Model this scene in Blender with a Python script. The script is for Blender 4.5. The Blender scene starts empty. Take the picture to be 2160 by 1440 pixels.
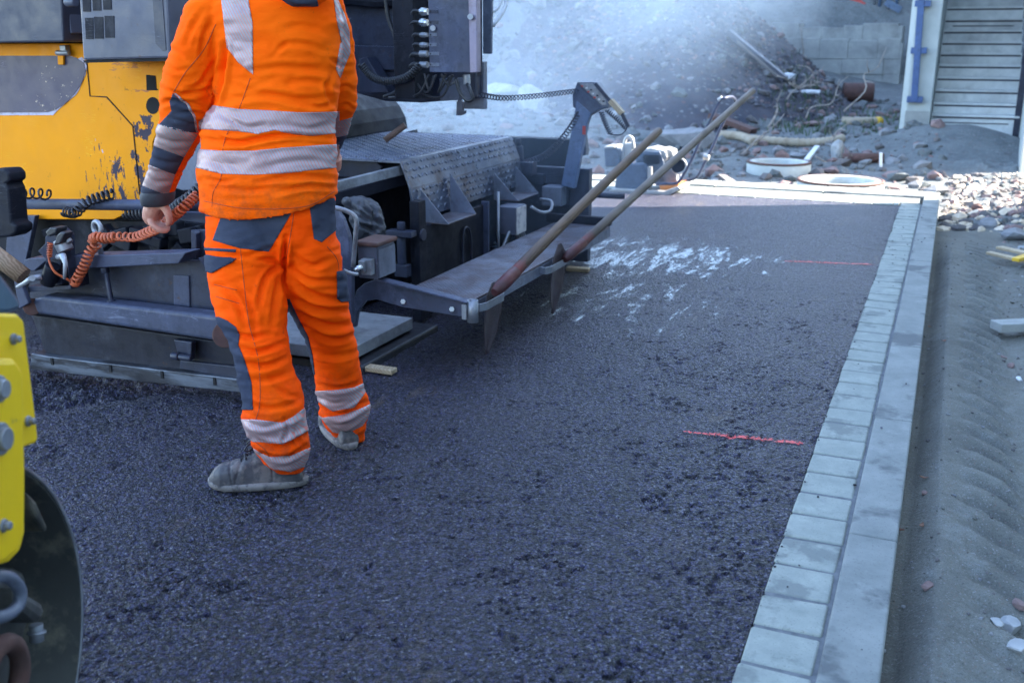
import bpy, bmesh, math, random
import numpy as np
from mathutils import Vector, Matrix
R = math.radians
rng = np.random.RandomState(7)
random.seed(5)
S = bpy.context.scene
# ------------------------------------------------------------------ camera
F, HZ, PX, PY, H = 2160., 80., 1080., 720., 1.37      # focal length in photo pixels, horizon row, centre, eye height
TH = math.atan((PY-HZ)/F); PHI = math.atan((2024-PX)*math.cos(TH)/F)
FH = np.array([-math.sin(PHI), math.cos(PHI), 0.]); RT = np.array([math.cos(PHI), math.sin(PHI), 0.]); UPV = np.array([0, 0, 1.])
FW = FH*math.cos(TH)-UPV*math.sin(TH); CU = FH*math.sin(TH)+UPV*math.cos(TH)
CAM = np.array([0, 0, H])
cam_d = bpy.data.cameras.new('camera'); cam = bpy.data.objects.new('camera', cam_d); S.collection.objects.link(cam)
cam.location = (0, 0, H); cam.rotation_euler = (math.pi/2-TH, 0, PHI)
cam_d.lens = 36.*F/2160.; cam_d.sensor_width = 36.; cam_d.clip_start = .05; cam_d.clip_end = 3000
cam_d.dof.use_dof = True; cam_d.dof.focus_distance = 3.4; cam_d.dof.aperture_fstop = 4.0
S.camera = cam
# ------------------------------------------------------------------ sky, sun, exposure
SUN_EL, SUN_AZ = R(36), R(27)           # azimuth measured from +X towards +Y
W = bpy.data.worlds.new('World'); S.world = W; W.use_nodes = True
wn = W.node_tree; sky = wn.nodes.new('ShaderNodeTexSky'); sky.sky_type = 'NISHITA'; sky.sun_disc = False
sky.sun_elevation = SUN_EL; sky.sun_rotation = math.pi/2-SUN_AZ; sky.ozone_density = .9; sky.air_density = 1.0; sky.dust_density = 1.0
bg = wn.nodes['Background']; bg.inputs['Strength'].default_value = .15
wn.links.new(sky.outputs[0], bg.inputs[0])
sd = bpy.data.lights.new('sun', 'SUN'); sd.energy = 4.5; sd.angle = R(.5); sd.color = (1, .93, .82)
sun = bpy.data.objects.new('sun', sd); S.collection.objects.link(sun)
sv = Vector((math.cos(SUN_EL)*math.cos(SUN_AZ), math.cos(SUN_EL)*math.sin(SUN_AZ), math.sin(SUN_EL)))
sun.rotation_euler = sv.to_track_quat('Z', 'Y').to_euler()
S.view_settings.view_transform = 'Standard'; S.view_settings.look = 'None'; S.view_settings.gamma = 1
S.view_settings.exposure = 3.0
S.cycles.volume_step_rate = 4; S.cycles.volume_max_steps = 64; S.cycles.max_bounces = 6; S.cycles.volume_bounces = 1
S.cycles.use_denoising = True; S.cycles.sample_clamp_indirect = 6

# ------------------------------------------------------------------ geometry helpers
AX = {'x': 0, 'y': 1, 'z': 2}
def ray(px, py): return FW+RT*(px-PX)/F-CU*(py-PY)/F
def U(px, py, ax='z', v=0.):
    r = ray(px, py); i = AX[ax]; return CAM+r*(v-CAM[i])/r[i]
def UD(px, py, d): return CAM+ray(px, py)*d           # at a depth along the view axis
def UH(px, py, dh):                                    # on an upright plane dh metres ahead of the camera
    r = ray(px, py); return CAM+r*dh/(r@FH)
def nz(a): a = np.asarray(a, float); return a/max(1e-9, np.linalg.norm(a))
def pix(p):
    d = np.asarray(p)-CAM; z = d@FW; return PX+F*(d@RT)/z, PY-F*(d@CU)/z

def vnoise2(x, y, seed=0):
    r = np.random.RandomState(seed); g = r.rand(256, 256)
    xi = np.floor(x).astype(int); yi = np.floor(y).astype(int); fx = x-xi; fy = y-yi
    fx = fx*fx*(3-2*fx); fy = fy*fy*(3-2*fy); a = lambda i, j: g[(xi+i) % 256, (yi+j) % 256]
    return (a(0, 0)*(1-fx)+a(1, 0)*fx)*(1-fy)+(a(0, 1)*(1-fx)+a(1, 1)*fx)*fy
def fbm2(x, y, o=4, seed=0):
    s = 0; k = 1; t = 0
    for i in range(o): s = s+k*vnoise2(x*2**i+17*i, y*2**i+31*i, seed+i); t += k; k *= .5
    return s/t-.5
def vnoise3(p, seed=0):
    r = np.random.RandomState(seed); g = r.rand(32, 32, 32); i = np.floor(p).astype(int); f = p-i; f = f*f*(3-2*f); i %= 32
    j = (i+1) % 32; X, Y, Z = i.T; A, B, C = j.T; fx, fy, fz = f.T
    l = lambda a, b, t: a*(1-t)+b*t
    return l(l(l(g[X, Y, Z], g[A, Y, Z], fx), l(g[X, B, Z], g[A, B, Z], fx), fy), l(l(g[X, Y, C], g[A, Y, C], fx), l(g[X, B, C], g[A, B, C], fx), fy), fz)-.5
def fbm3(p, o=3, seed=0): return sum(vnoise3(p*2**k+k*7.3, seed+k)*.5**k for k in range(o))
def cells(x, y, seed=0):
    """distance to the nearest of one jittered point per unit cell, and that point's random value"""
    r = np.random.RandomState(seed); jx = r.rand(128, 128); jy = r.rand(128, 128); jv = r.rand(128, 128)
    xi = np.floor(x).astype(int); yi = np.floor(y).astype(int); best = np.full(x.shape, 9.); val = np.zeros(x.shape)
    for i in (-1, 0, 1):
        for j in (-1, 0, 1):
            a = (xi+i) % 128; b = (yi+j) % 128
            d = np.hypot(xi+i+jx[a, b]-x, yi+j+jy[a, b]-y); m = d < best; best[m] = d[m]; val[m] = jv[a, b][m]
    return best, val

class MB:
    """collects shapes in world space; build() links them as ONE mesh object"""
    def __init__(s): s.v = []; s.f = []; s.mi = []; s.sm = []
    def add(s, v, f, mi=0, smooth=False):
        o = len(s.v); s.v += [tuple(map(float, q)) for q in v]; s.f += [tuple(i+o for i in q) for q in f]
        s.mi += [mi]*len(f); s.sm += [smooth]*len(f); return s
    def box(s, c, size, rot=None, mi=0):
        hx, hy, hz = [q/2 for q in size]
        v = [Vector((x*hx, y*hy, z*hz)) for x in (-1, 1) for y in (-1, 1) for z in (-1, 1)]
        if rot is not None: v = [rot @ q for q in v]
        v = [q+Vector(c) for q in v]
        return s.add(v, [(0, 1, 3, 2), (4, 6, 7, 5), (0, 4, 5, 1), (2, 3, 7, 6), (0, 2, 6, 4), (1, 5, 7, 3)], mi)
    def span(s, a, b, mi=0):
        return s.box([(p+q)/2 for p, q in zip(a, b)], [abs(q-p) for p, q in zip(a, b)], None, mi)
    def bar(s, a, b, w, h, up=(0, 0, 1), mi=0):
        a, b = np.array(a, float), np.array(b, float); d = nz(b-a); x = nz(np.cross(up, d)) if abs(d@np.array(up)) < .99 else nz(np.cross((1, 0, 0), d))
        z = np.cross(d, x); v = [p+x*i*w/2+z*j*h/2 for p in (a, b) for i, j in ((-1, -1), (1, -1), (1, 1), (-1, 1))]
        return s.add(v, [(3, 2, 1, 0), (4, 5, 6, 7), (0, 1, 5, 4), (1, 2, 6, 5), (2, 3, 7, 6), (3, 0, 4, 7)], mi)
    def prism(s, pts, t, mi=0, fan=False):
        """pts: planar outline; t: thickness vector"""
        n = len(pts); t = np.array(t, float); v = [np.array(p, float) for p in pts]; v = v+[p+t for p in v]
        f = [tuple(range(n)), tuple(range(2*n-1, n-1, -1))]+[(i, i+n, (i+1) % n+n, (i+1) % n) for i in range(n)]
        return s.add(v, f, mi)
    def pp(s, px, ax, val, th, mi=0):
        """outline given in photo pixels, laid on the world plane ax=val, with thickness th along that axis"""
        t = [0, 0, 0]; t[AX[ax]] = th; return s.prism([U(x, y, ax, val) for x, y in px], t, mi)
    def tube(s, pts, r, n=10, mi=0, caps=True, smooth=True):
        pts = [np.array(p, float) for p in pts]; m = len(pts); rr = r if hasattr(r, '__len__') else [r]*m
        T = [nz(pts[min(i+1, m-1)]-pts[max(i-1, 0)]) for i in range(m)]
        a = nz(np.cross(T[0], (0, 0, 1) if abs(T[0][2]) < .9 else (1, 0, 0))); v = []
        for i in range(m):
            a = nz(a-T[i]*(a@T[i])); b = np.cross(T[i], a)
            v += [pts[i]+(a*math.cos(2*math.pi*k/n)+b*math.sin(2*math.pi*k/n))*rr[i] for k in range(n)]
        f = [(i*n+k, i*n+(k+1) % n, (i+1)*n+(k+1) % n, (i+1)*n+k) for i in range(m-1) for k in range(n)]
        s.add(v, f, mi, smooth)
        if caps: o = len(s.v)-len(v); s.f += [tuple(o+k for k in range(n-1, -1, -1)), tuple(o+(m-1)*n+k for k in range(n))]; s.mi += [mi]*2; s.sm += [False]*2
        return s
    def cyl(s, a, b, r, n=20, mi=0, r2=None): return s.tube([a, b], [r, r if r2 is None else r2], n, mi)
    def ring(s, c, ax, prof, n=32, mi=0, smooth=True):
        """lathe: prof = [(radius, height along ax)...] closed loop"""
        c = np.array(c, float); ax = nz(ax); a = nz(np.cross(ax, (0, 0, 1) if abs(ax[2]) < .9 else (1, 0, 0))); b = np.cross(ax, a); m = len(prof)
        v = [c+ax*h+(a*math.cos(2*math.pi*k/n)+b*math.sin(2*math.pi*k/n))*r for k in range(n) for r, h in prof]
        f = [(k*m+i, k*m+(i+1) % m, ((k+1) % n)*m+(i+1) % m, ((k+1) % n)*m+i) for k in range(n) for i in range(m)]
        return s.add(v, f, mi, smooth)
    def torus(s, c, ax, R0, r, n=24, m=8, mi=0):
        return s.ring(c, ax, [(R0+r*math.cos(2*math.pi*i/m), r*math.sin(2*math.pi*i/m)) for i in range(m)], n, mi)
    def coil(s, pts, R0, r, turns, n=6, mi=0, per=12):
        P = spline(pts, 60); L = np.r_[0, np.cumsum(np.linalg.norm(np.diff(P, axis=0), axis=1))]
        N = int(turns*per); t = np.linspace(0, L[-1], N+1); Q = np.stack([np.interp(t, L, P[:, k]) for k in range(3)], 1)
        T = np.gradient(Q, axis=0); a = nz(np.cross(T[0], (0, 0, 1) if abs(nz(T[0])[2]) < .9 else (1, 0, 0))); out = []
        for i in range(N+1):
            d = nz(T[i]); a = nz(a-d*(a@d)); b = np.cross(d, a); w = 2*math.pi*turns*i/N
            rr = R0 if not hasattr(R0, '__len__') else np.interp(i/N, np.linspace(0, 1, len(R0)), R0)
            out.append(Q[i]+(a*math.cos(w)+b*math.sin(w))*rr)
        return s.tube(out, r, n, mi)
    def rock(s, c, size, seed=0, mi=0, sub=1, flat=1.):
        bm = bmesh.new(); bmesh.ops.create_icosphere(bm, subdivisions=sub, radius=1); r = np.random.RandomState(seed)
        v = np.array([q.co for q in bm.verts]); d = nz(r.randn(3)); sc = np.array(size)*(.8+.4*r.rand(3))
        for _ in range(7):
            d = nz(r.randn(3)); k = .45+.4*r.rand(); q = v@d; v -= np.outer(np.maximum(q-k, 0), d)
        a = r.rand()*6.28; rot = np.array([[math.cos(a), -math.sin(a), 0], [math.sin(a), math.cos(a), 0], [0, 0, 1]])
        v = (v*sc)@rot.T+np.array(c); f = [tuple(x.index for x in q.verts) for q in bm.faces]; bm.free(); return s.add(v, f, mi)
    def loft(s, rings, mi=0, smooth=True, caps=True):
        n = len(rings[0]); v = [p for q in rings for p in q]; m = len(rings)
        f = [(i*n+k, i*n+(k+1) % n, (i+1)*n+(k+1) % n, (i+1)*n+k) for i in range(m-1) for k in range(n)]
        if caps: f += [tuple(range(n-1, -1, -1)), tuple((m-1)*n+k for k in range(n))]
        return s.add(v, f, mi, smooth)
    def build(s, name, mats, parent=None, bevel=0, seg=2, at=None, fix=True):
        me = bpy.data.meshes.new(name); base = np.array(parent['_w'] if parent is not None else (at if at is not None else (0, 0, 0)))
        me.from_pydata([tuple(np.array(q)-base) for q in s.v], [], s.f)
        for m in (mats if isinstance(mats, (list, tuple)) else [mats]): me.materials.append(m)
        me.polygons.foreach_set('material_index', s.mi); me.polygons.foreach_set('use_smooth', s.sm)
        if fix:
            bm = bmesh.new(); bm.from_mesh(me); bmesh.ops.recalc_face_normals(bm, faces=bm.faces[:]); bm.to_mesh(me); bm.free()
        me.update(); o = bpy.data.objects.new(name, me); S.collection.objects.link(o)
        if bevel:
            b = o.modifiers.new('bevel', 'BEVEL'); b.width = bevel; b.segments = seg; b.limit_method = 'ANGLE'; b.angle_limit = R(35); b.harden_normals = False
        o['_w'] = [float(q) for q in base]
        if parent is not None: o.parent = parent
        else: o.location = base
        return o
def spline(pts, n=40):
    P = np.array([np.array(p, float) for p in pts]); m = len(P); Q = np.vstack([2*P[0]-P[1], P, 2*P[-1]-P[-2]]); out = []
    for t in np.linspace(0, m-1-1e-6, n):
        i = int(t); u = t-i; a, b, c, d = Q[i:i+4]
        out.append(.5*(2*b+(c-a)*u+(2*a-5*b+4*c-d)*u*u+(3*b-a-3*c+d)*u**3))
    return np.array(out)
def thing(name, label, cat, loc, group=None, kind=None):
    o = bpy.data.objects.new(name, None); S.collection.objects.link(o); o.location = loc; o['_w'] = [float(q) for q in loc]; o.empty_display_size = .1
    return tag(o, label, cat, group, kind)
def tag(o, label=None, cat=None, group=None, kind=None):
    for k, v in (('label', label), ('category', cat), ('group', group), ('kind', kind)):
        if v: o[k] = v
    return o
def mesh_np(name, v, quads, mat, smooth=True):
    me = bpy.data.meshes.new(name); me.vertices.add(len(v)); me.vertices.foreach_set('co', v.astype(np.float32).ravel())
    n = len(quads); me.loops.add(n*4); me.loops.foreach_set('vertex_index', quads.astype(np.int32).ravel()); me.polygons.add(n)
    me.polygons.foreach_set('loop_start', np.arange(0, n*4, 4, dtype=np.int32)); me.polygons.foreach_set('loop_total', np.full(n, 4, dtype=np.int32))
    me.polygons.foreach_set('use_smooth', np.full(n, smooth)); me.update(calc_edges=True); me.validate()
    me.materials.append(mat); o = bpy.data.objects.new(name, me); S.collection.objects.link(o); return o
def grid(xs, ys, zf):
    X, Y = np.meshgrid(xs, ys); Z = zf(X, Y); v = np.stack([X, Y, Z], -1).reshape(-1, 3); nx, ny = len(xs), len(ys)
    i = (np.arange(ny-1)[:, None]*nx+np.arange(nx-1)[None]).ravel(); return v, np.stack([i, i+1, i+1+nx, i+nx], 1)

# ------------------------------------------------------------------ material helpers
class NT:
    def __init__(s, name):
        s.m = bpy.data.materials.new(name); s.m.use_nodes = True; s.t = s.m.node_tree; s.b = s.t.nodes['Principled BSDF']; s.co = s.t.nodes.new('ShaderNodeTexCoord').outputs['Object']
    def n(s, t, **k):
        o = s.t.nodes.new(t)
        for a, v in k.items(): setattr(o, a, v)
        return o
    def put(s, sock, v):
        if isinstance(v, bpy.types.NodeSocket): s.t.links.new(v, sock)
        else:
            if sock.type == 'RGBA' and len(v) == 3: v = (*v, 1)
            sock.default_value = v
    def math(s, op, a, b=0., c=0., clamp=False):
        o = s.n('ShaderNodeMath', operation=op); o.use_clamp = clamp
        for i, v in enumerate((a, b, c)): s.put(o.inputs[i], v)
        return o.outputs[0]
    def noise(s, sc, det=3, rough=.55, vec=None, dist=0.):
        o = s.n('ShaderNodeTexNoise'); s.put(o.inputs['Vector'], vec or s.co); o.inputs['Scale'].default_value = sc
        o.inputs['Detail'].default_value = det; o.inputs['Roughness'].default_value = rough; o.inputs['Distortion'].default_value = dist; return o.outputs[0]
    def voro(s, sc, out='Distance', feat='F1', vec=None, rnd=1.):
        o = s.n('ShaderNodeTexVoronoi', feature=feat); s.put(o.inputs['Vector'], vec or s.co); o.inputs['Scale'].default_value = sc; o.inputs['Randomness'].default_value = rnd
        return o.outputs[out]
    def ramp(s, v, lo, hi, a=0., b=1.):
        o = s.n('ShaderNodeMapRange'); s.put(o.inputs[0], v)
        for i, q in enumerate((lo, hi, a, b)): s.put(o.inputs[i+1], q)
        return o.outputs[0]
    def mix(s, f, a, b, mode='MIX'):
        o = s.n('ShaderNodeMix', data_type='RGBA', blend_type=mode); s.put(o.inputs[0], f); s.put(o.inputs[6], a); s.put(o.inputs[7], b); return o.outputs[2]
    def vec(s, scale=(1, 1, 1), rot=(0, 0, 0), loc=(0, 0, 0)):
        o = s.n('ShaderNodeMapping'); s.put(o.inputs[0], s.co); o.inputs['Scale'].default_value = scale; o.inputs['Rotation'].default_value = rot; o.inputs['Location'].default_value = loc; return o.outputs[0]
    def near(s, c, r0, r1):
        o = s.n('ShaderNodeVectorMath', operation='DISTANCE'); s.put(o.inputs[0], s.co); o.inputs[1].default_value = tuple(c); return s.ramp(o.outputs['Value'], r0, r1, 1, 0)
    def xyz(s, vec=None):
        o = s.n('ShaderNodeSeparateXYZ'); s.put(o.inputs[0], vec or s.co); return o.outputs
    def bump(s, h, st=.3, d=.01, nrm=None):
        o = s.n('ShaderNodeBump'); o.inputs['Strength'].default_value = st; o.inputs['Distance'].default_value = d; s.put(o.inputs['Height'], h)
        if nrm: s.put(o.inputs['Normal'], nrm)
        return o.outputs[0]
    def out(s, col, rough=.5, metal=0., nrm=None, spec=.5):
        for k, v in (('Base Color', col), ('Roughness', rough), ('Metallic', metal), ('Specular IOR Level', spec)): s.put(s.b.inputs[k], v)
        if nrm: s.put(s.b.inputs['Normal'], nrm)
        return s.m
def surf(name, c1, c2, sc=6, rough=.55, metal=0., bump=.25, bsc=80, bd=.003, dirt=None, dsc=3, dlo=.5, dhi=.7, stretch=(1, 1, 1), spec=.5, fine=.0):
    m = NT(name); v = m.vec(stretch); col = m.mix(m.ramp(m.noise(sc, 5, .6, v), .35, .65), c1, c2)
    rg = m.ramp(m.noise(sc*2.3, 4), .3, .7, rough-.1, rough+.1)
    if dirt is not None: col = m.mix(m.math('MULTIPLY', m.ramp(m.noise(dsc, 6, .68, v), dlo, dhi), .85), col, dirt)
    if fine: col = m.mix(m.ramp(m.noise(bsc, 2), .3, .7, 0, fine), col, tuple(q*.35 for q in c1))
    return m.out(col, rg, metal, m.bump(m.noise(bsc, 4, .6), bump, bd), spec)
def paint(name, c, chips=None, grime=(.03, .028, .03), rough=.45, amt=.5, dsc=4, metal=0., streak=True, spec=.4):
    """painted steel: dust, vertical run marks, scratches and worn spots"""
    m = NT(name); n1 = m.noise(dsc, 6, .65); st = m.noise(9, 4, .6, m.vec((3, 3, .35)))
    col = m.mix(m.ramp(n1, .3, .75, 0, amt), c, grime)
    if streak: col = m.mix(m.ramp(st, .5, .85, 0, .4), col, tuple(min(1, q*1.3+.015) for q in c)); col = m.mix(m.ramp(m.noise(17, 6, .75), .5, .62, 0, .55), col, tuple(q*.45 for q in c)); col = m.mix(m.ramp(m.noise(5, 7, .75, m.vec(loc=(3, 9, 2))), .56, .66, 0, .5), col, tuple(min(1, q*1.5+.03) for q in c))
    sc = m.voro(55, 'Distance', 'DISTANCE_TO_EDGE', m.vec((.15, .15, 1.6), (.5, .3, 0)))
    scm = m.math('MULTIPLY', m.ramp(sc, .0, .02, 1, 0), m.ramp(m.noise(7, 3), .58, .68)); col = m.mix(m.math('MULTIPLY', scm, .6), col, tuple(min(1, q*2.2+.12) for q in c))
    rust = m.math('MULTIPLY', m.ramp(m.noise(22, 5, .7), .62, .7), m.ramp(m.noise(3, 2), .5, .65)); col = m.mix(m.math('MULTIPLY', rust, .8), col, (.07, .035, .022))
    if chips:
        for (cc, ctr, r0, r1, sca, lo, vs) in chips:
            k = m.math('MULTIPLY', m.near(ctr, r0, r1), 1.); q = m.ramp(m.math('ADD', m.noise(sca, 5, .65, m.vec(*vs)), m.math('MULTIPLY', k, .22)), lo, lo+.015)
            col = m.mix(m.math('MULTIPLY', q, m.ramp(k, 0, .05)), col, cc)
    return m.out(col, m.ramp(m.noise(14, 4), .3, .7, rough-.12, rough+.15), metal, m.bump(m.noise(120, 3), .25, .002), spec)

# ------------------------------------------------------------------ materials
def asphalt_mat():
    m = NT('asphalt'); w = m.vec((1, 1, 1)); c1 = m.voro(88, 'Color'); d1 = m.voro(88); sep = m.xyz(c1)
    base = m.mix(sep[0], (.024, .023, .074), (.092, .088, .195)); v2 = m.xyz(m.voro(190, 'Color'))
    base = m.mix(m.ramp(v2[1], .9, .92, 0, .9), base, (.30, .30, .34)); base = m.mix(m.ramp(v2[2], .93, .95, 0, .8), base, (.15, .10, .09)); base = m.mix(m.ramp(v2[0], .75, .8, 0, .7), base, (.008, .009, .02))
    base = m.mix(m.ramp(d1, .38, .66), base, (.002, .002, .006))  # black bitumen and painted crevice shade between stones; pale specks stand for glints
    vd = m.math('MULTIPLY', m.ramp(m.noise(64, 4, .78), .55, .64, 0, .97), m.ramp(m.noise(9, 5, .7), .36, .6, .45, 1)); base = m.mix(vd, base, (.003, .003, .008))
    base = m.mix(m.ramp(m.noise(330, 2), .45, .62, 0, .6), base, (.010, .010, .022))
    base = m.mix(m.ramp(m.noise(1.1, 4), .45, .75, 0, .4), base, (.06, .05, .075))
    base = m.mix(m.ramp(m.noise(2.3, 5), .55, .75, 0, .5), base, (.014, .016, .036))
    bpt = m.ramp(m.math('MULTIPLY', m.ramp(m.noise(2.2, 5, .6, m.vec((1, .45, 1))), .56, .7), m.ramp(m.noise(14, 5, .75, m.vec((1, .3, 1), (0, 0, .4))), .47, .62)), .1, .6, 0, .5)
    base = m.mix(bpt, base, (.12, .085, .065))
    h = m.math('ADD', m.math('MULTIPLY', d1, -1.1), m.math('MULTIPLY', m.noise(210, 3, .6), .9)); h = m.math('ADD', h, m.math('MULTIPLY', vd, -1.2))
    h = m.math('ADD', h, m.math('MULTIPLY', m.noise(42, 3), .9)); h = m.math('ADD', h, m.math('MULTIPLY', m.voro(190), -.5))
    return m.out(base, m.ramp(m.noise(240, 2), .3, .7, .22, .5), 0, m.bump(h, 1., .012), .5)
A_ASPH = asphalt_mat()
def dirt_mat(name, c1, c2, c3, vs=90, va=.7):
    m = NT(name); col = m.mix(m.ramp(m.noise(2.2, 6, .65), .35, .65), c1, c2); col = m.mix(m.ramp(m.noise(9, 5, .7), .52, .72, 0, .8), col, c3)
    v = m.xyz(m.voro(vs, 'Color')); col = m.mix(m.ramp(v[0], .93, .97, 0, va), col, (.34, .34, .35)); col = m.mix(m.ramp(v[1], .95, .99, 0, va), col, (.2, .1, .08)); col = m.mix(m.ramp(m.noise(230, 4, .8), .5, .62, 0, .6), col, tuple(q*.5 for q in c1))
    return m.out(col, .9, 0, m.bump(m.math('ADD', m.noise(60, 5, .7), m.math('MULTIPLY', m.voro(90), -.5)), .6, .008), .25)
A_SAND = dirt_mat('damp_sand', (.115, .115, .104), (.175, .175, .155), (.2, .21, .2), 240, .35)
A_EARTH = dirt_mat('rubble_earth', (.105, .12, .125), (.175, .19, .19), (.075, .068, .07))
def conc(name, c1, c2, stain=(.1, .1, .1), lo=.6, hi=.68, sc=7, st=3.2, spots=()):
    m = NT(name); col = m.mix(m.ramp(m.noise(sc, 6, .7), .3, .7), c1, c2); col = m.mix(m.ramp(m.noise(st, 5, .6), lo, hi, 0, .78), col, stain)
    col = m.mix(m.ramp(m.noise(st*1.7, 6, .72, m.vec(loc=(5, 3, 1))), .58, .72, 0, .45), col, tuple(min(.8, q*1.45) for q in c2))
    col = m.mix(m.ramp(m.noise(170, 2), .6, .75, 0, .5), col, tuple(q*.4 for q in c1))
    return m.out(col, .78, 0, m.bump(m.noise(140, 4, .65), .3, .003), .35)
A_KERB = conc('kerb_concrete', (.165, .18, .176), (.245, .26, .25), (.08, .088, .095), .55, .62)
A_GUT = conc('gutter_concrete', (.215, .24, .22), (.31, .33, .30), (.15, .165, .16), .56, .62, 12, 5)
A_JOINT = surf('joint_mortar', (.1, .11, .12), (.16, .17, .18), 30, .9)
A_CONC = conc('stair_concrete', (.34, .37, .36), (.45, .48, .47), (.24, .25, .26), .6, .75, 3, 1.1)
A_CONCD = conc('weathered_concrete', (.24, .25, .25), (.36, .37, .35), (.14, .14, .14), .5, .7, 4, 1.6)
A_STEEL = paint('dark_blue_grey_steel', (.026, .033, .062), amt=.6, spec=.3)
A_STEEL2 = paint('mid_grey_steel', (.058, .07, .12), amt=.5, spec=.3)
A_STEEL3 = paint('light_grey_steel', (.14, .16, .215), amt=.4, spec=.3)
A_BLK = paint('black_greasy_steel', (.009, .011, .020), amt=.3, rough=.55, spec=.15)
A_CAB = paint('grey_cabinet_paint', (.095, .105, .15), amt=.5, dsc=3, streak=False)
A_CABD = paint('dark_cabinet_paint', (.04, .045, .07), amt=.35, dsc=3, streak=False)
A_FLATBLK = surf('flat_black', (.006, .006, .008), (.01, .01, .012), 5, .9)  # flat black; also stands for the dark inside holes and notches
A_RUB = surf('black_rubber', (.014, .015, .02), (.026, .028, .036), 12, .5, 0, .1)
A_CHR = surf('bright_steel', (.6, .62, .65), (.42, .44, .47), 20, .3, .9, .1)
A_GALV = surf('galvanised_steel', (.3, .32, .36), (.2, .215, .25), 18, .45, .5, .15, dirt=(.1, .1, .11), dsc=8)
A_ALU = surf('cast_aluminium', (.4, .42, .46), (.3, .32, .35), 20, .45, .5, .2)
A_ORC = surf('orange_cable', (.56, .125, .04), (.44, .085, .028), 30, .5, 0, .1, dirt=(.16, .045, .025), dsc=14, dlo=.52)
A_TREAD = surf('tread_plate_steel', (.09, .11, .165), (.16, .185, .25), 5, .34, .6, .25, 90, .002, dirt=(.06, .055, .07), dsc=7, dlo=.5, dhi=.66)
A_TREAD2 = surf('worn_tread_plate', (.10, .105, .135), (.18, .18, .215), 5, .4, .4, .3, 90, .002, dirt=(.09, .065, .07), dsc=9, dlo=.42, dhi=.6)
A_TARP = surf('dark_tarpaulin', (.035, .038, .05), (.055, .06, .075), 10, .6, 0, .3, 30, .01)
A_RED = surf('red_band', (.45, .05, .04), (.36, .04, .04), 5, .5)
A_WHITE = surf('white_plastic', (.6, .62, .65), (.5, .52, .56), 5, .5)
A_SKIN = surf('skin', (.55, .27, .2), (.42, .17, .12), 26, .5, 0, .3, 240, .001, dirt=(.3, .12, .09), dsc=40, dlo=.55)
A_HAIR = surf('brown_hair', (.05, .03, .02), (.08, .05, .03), 40, .6)
A_YEL = NT('roller_yellow'); _c = A_YEL.mix(A_YEL.ramp(A_YEL.noise(5, 5, .65), .4, .75, 0, .3), (.86, .55, .0), (.6, .38, .01)); _c = A_YEL.mix(A_YEL.ramp(A_YEL.noise(26, 5, .7), .63, .68, 0, .6), _c, (.3, .22, .05))
A_YEL = A_YEL.out(_c, .42, 0, A_YEL.bump(A_YEL.noise(40, 3), .1, .002))
A_DRUM = surf('drum_steel', (.03, .032, .03), (.05, .052, .048), 4, .5, .3, .3, dirt=(.13, .12, .09), dsc=9, dlo=.5, dhi=.62)
A_HOOD = paint('blue_grey_hood', (.07, .12, .17), amt=.2, rough=.35)
def wood(name, c1, c2, axis_scale=(1, 1, 1), sc=60):
    m = NT(name); v = m.vec(axis_scale); w = m.n('ShaderNodeTexWave', wave_type='BANDS', bands_direction='DIAGONAL'); m.put(w.inputs['Vector'], v)
    w.inputs['Scale'].default_value = sc; w.inputs['Distortion'].default_value = 9; w.inputs['Detail'].default_value = 3; w.inputs['Detail Scale'].default_value = .7
    col = m.mix(w.outputs[1], c1, c2); col = m.mix(m.ramp(m.noise(6, 5), .4, .7, 0, .5), col, tuple(q*.5 for q in c1)); return m.out(col, .62, 0, m.bump(w.outputs[1], .3, .002))
A_LATH = wood('pale_wood', (.36, .27, .17), (.5, .4, .27), (1, .2, 1), 40)

# ================================================================== THE SETTING
X_GUT, X_KI, X_KO = -.31, -.135, -.005      # asphalt edge, gutter/kerb joint, outer kerb face
Y_FAR = 9.28                                 # inner side of the kerb across the far end
# --- road: stone-scale relief on a graded grid
def asph_h(X, Y):
    d, v = cells(X*90, Y*90, 3); d2, v2 = cells(X*46+3, Y*46, 5)
    fade = np.clip((7.-Y)/3, .25, 1)
    h = -.0062*np.clip(d, 0, 1)**1.5*(.3+v)+.003*(.5-np.clip(d2, 0, 1))*(v2 > .45)
    g_ = fbm2(X*50, Y*50, 2, 77); h = h*fade-.0095*np.clip(g_-.12, 0, .2)/.2*fade*np.clip(fbm2(X*7, Y*7, 3, 78)*4+.5, 0, 1.5)+.007*fbm2(X*2.3, Y*2.3, 3, 9)+.004*fbm2(X*16, Y*16, 3, 14)
    # loose, not yet pressed mat left of the screed
    k = np.clip((-2.32-X-(3.13-Y)*.75-.35)*4, 0, 1)*np.clip((3.35-Y)*5, 0, 1)
    d3, v3 = cells(X*30, Y*30, 8); h = h+k*(-.045+.03*(.6-d3)*v3+.05*fbm2(X*12, Y*12, 3, 4))
    return h
xs = np.arange(-3.95, X_GUT+.004, .0062); ys = [1.15]
while ys[-1] < Y_FAR+.01: ys.append(ys[-1]+.0052+max(0, ys[-1]-2.2)*.0021)
v, q = grid(xs, np.array(ys), asph_h)
xs2 = np.linspace(-14, -3.9, 40); ys2 = np.linspace(-6, Y_FAR, 60)
v2, q2 = grid(xs2, ys2, lambda X, Y: np.full(X.shape, -.012)+.01*fbm2(X, Y, 2, 3)); xs3 = np.linspace(-3.95, X_GUT, 20)
v3, q3 = grid(xs3, np.linspace(-6, 1.2, 20), lambda X, Y: np.full(X.shape, -.008))
v3[:, 2] += 0
road = mesh_np('road', np.vstack([v, v2, v3]), np.vstack([q, q2+len(v), q3+len(v)+len(v2)]), A_ASPH); tag(road, kind='structure')
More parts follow.
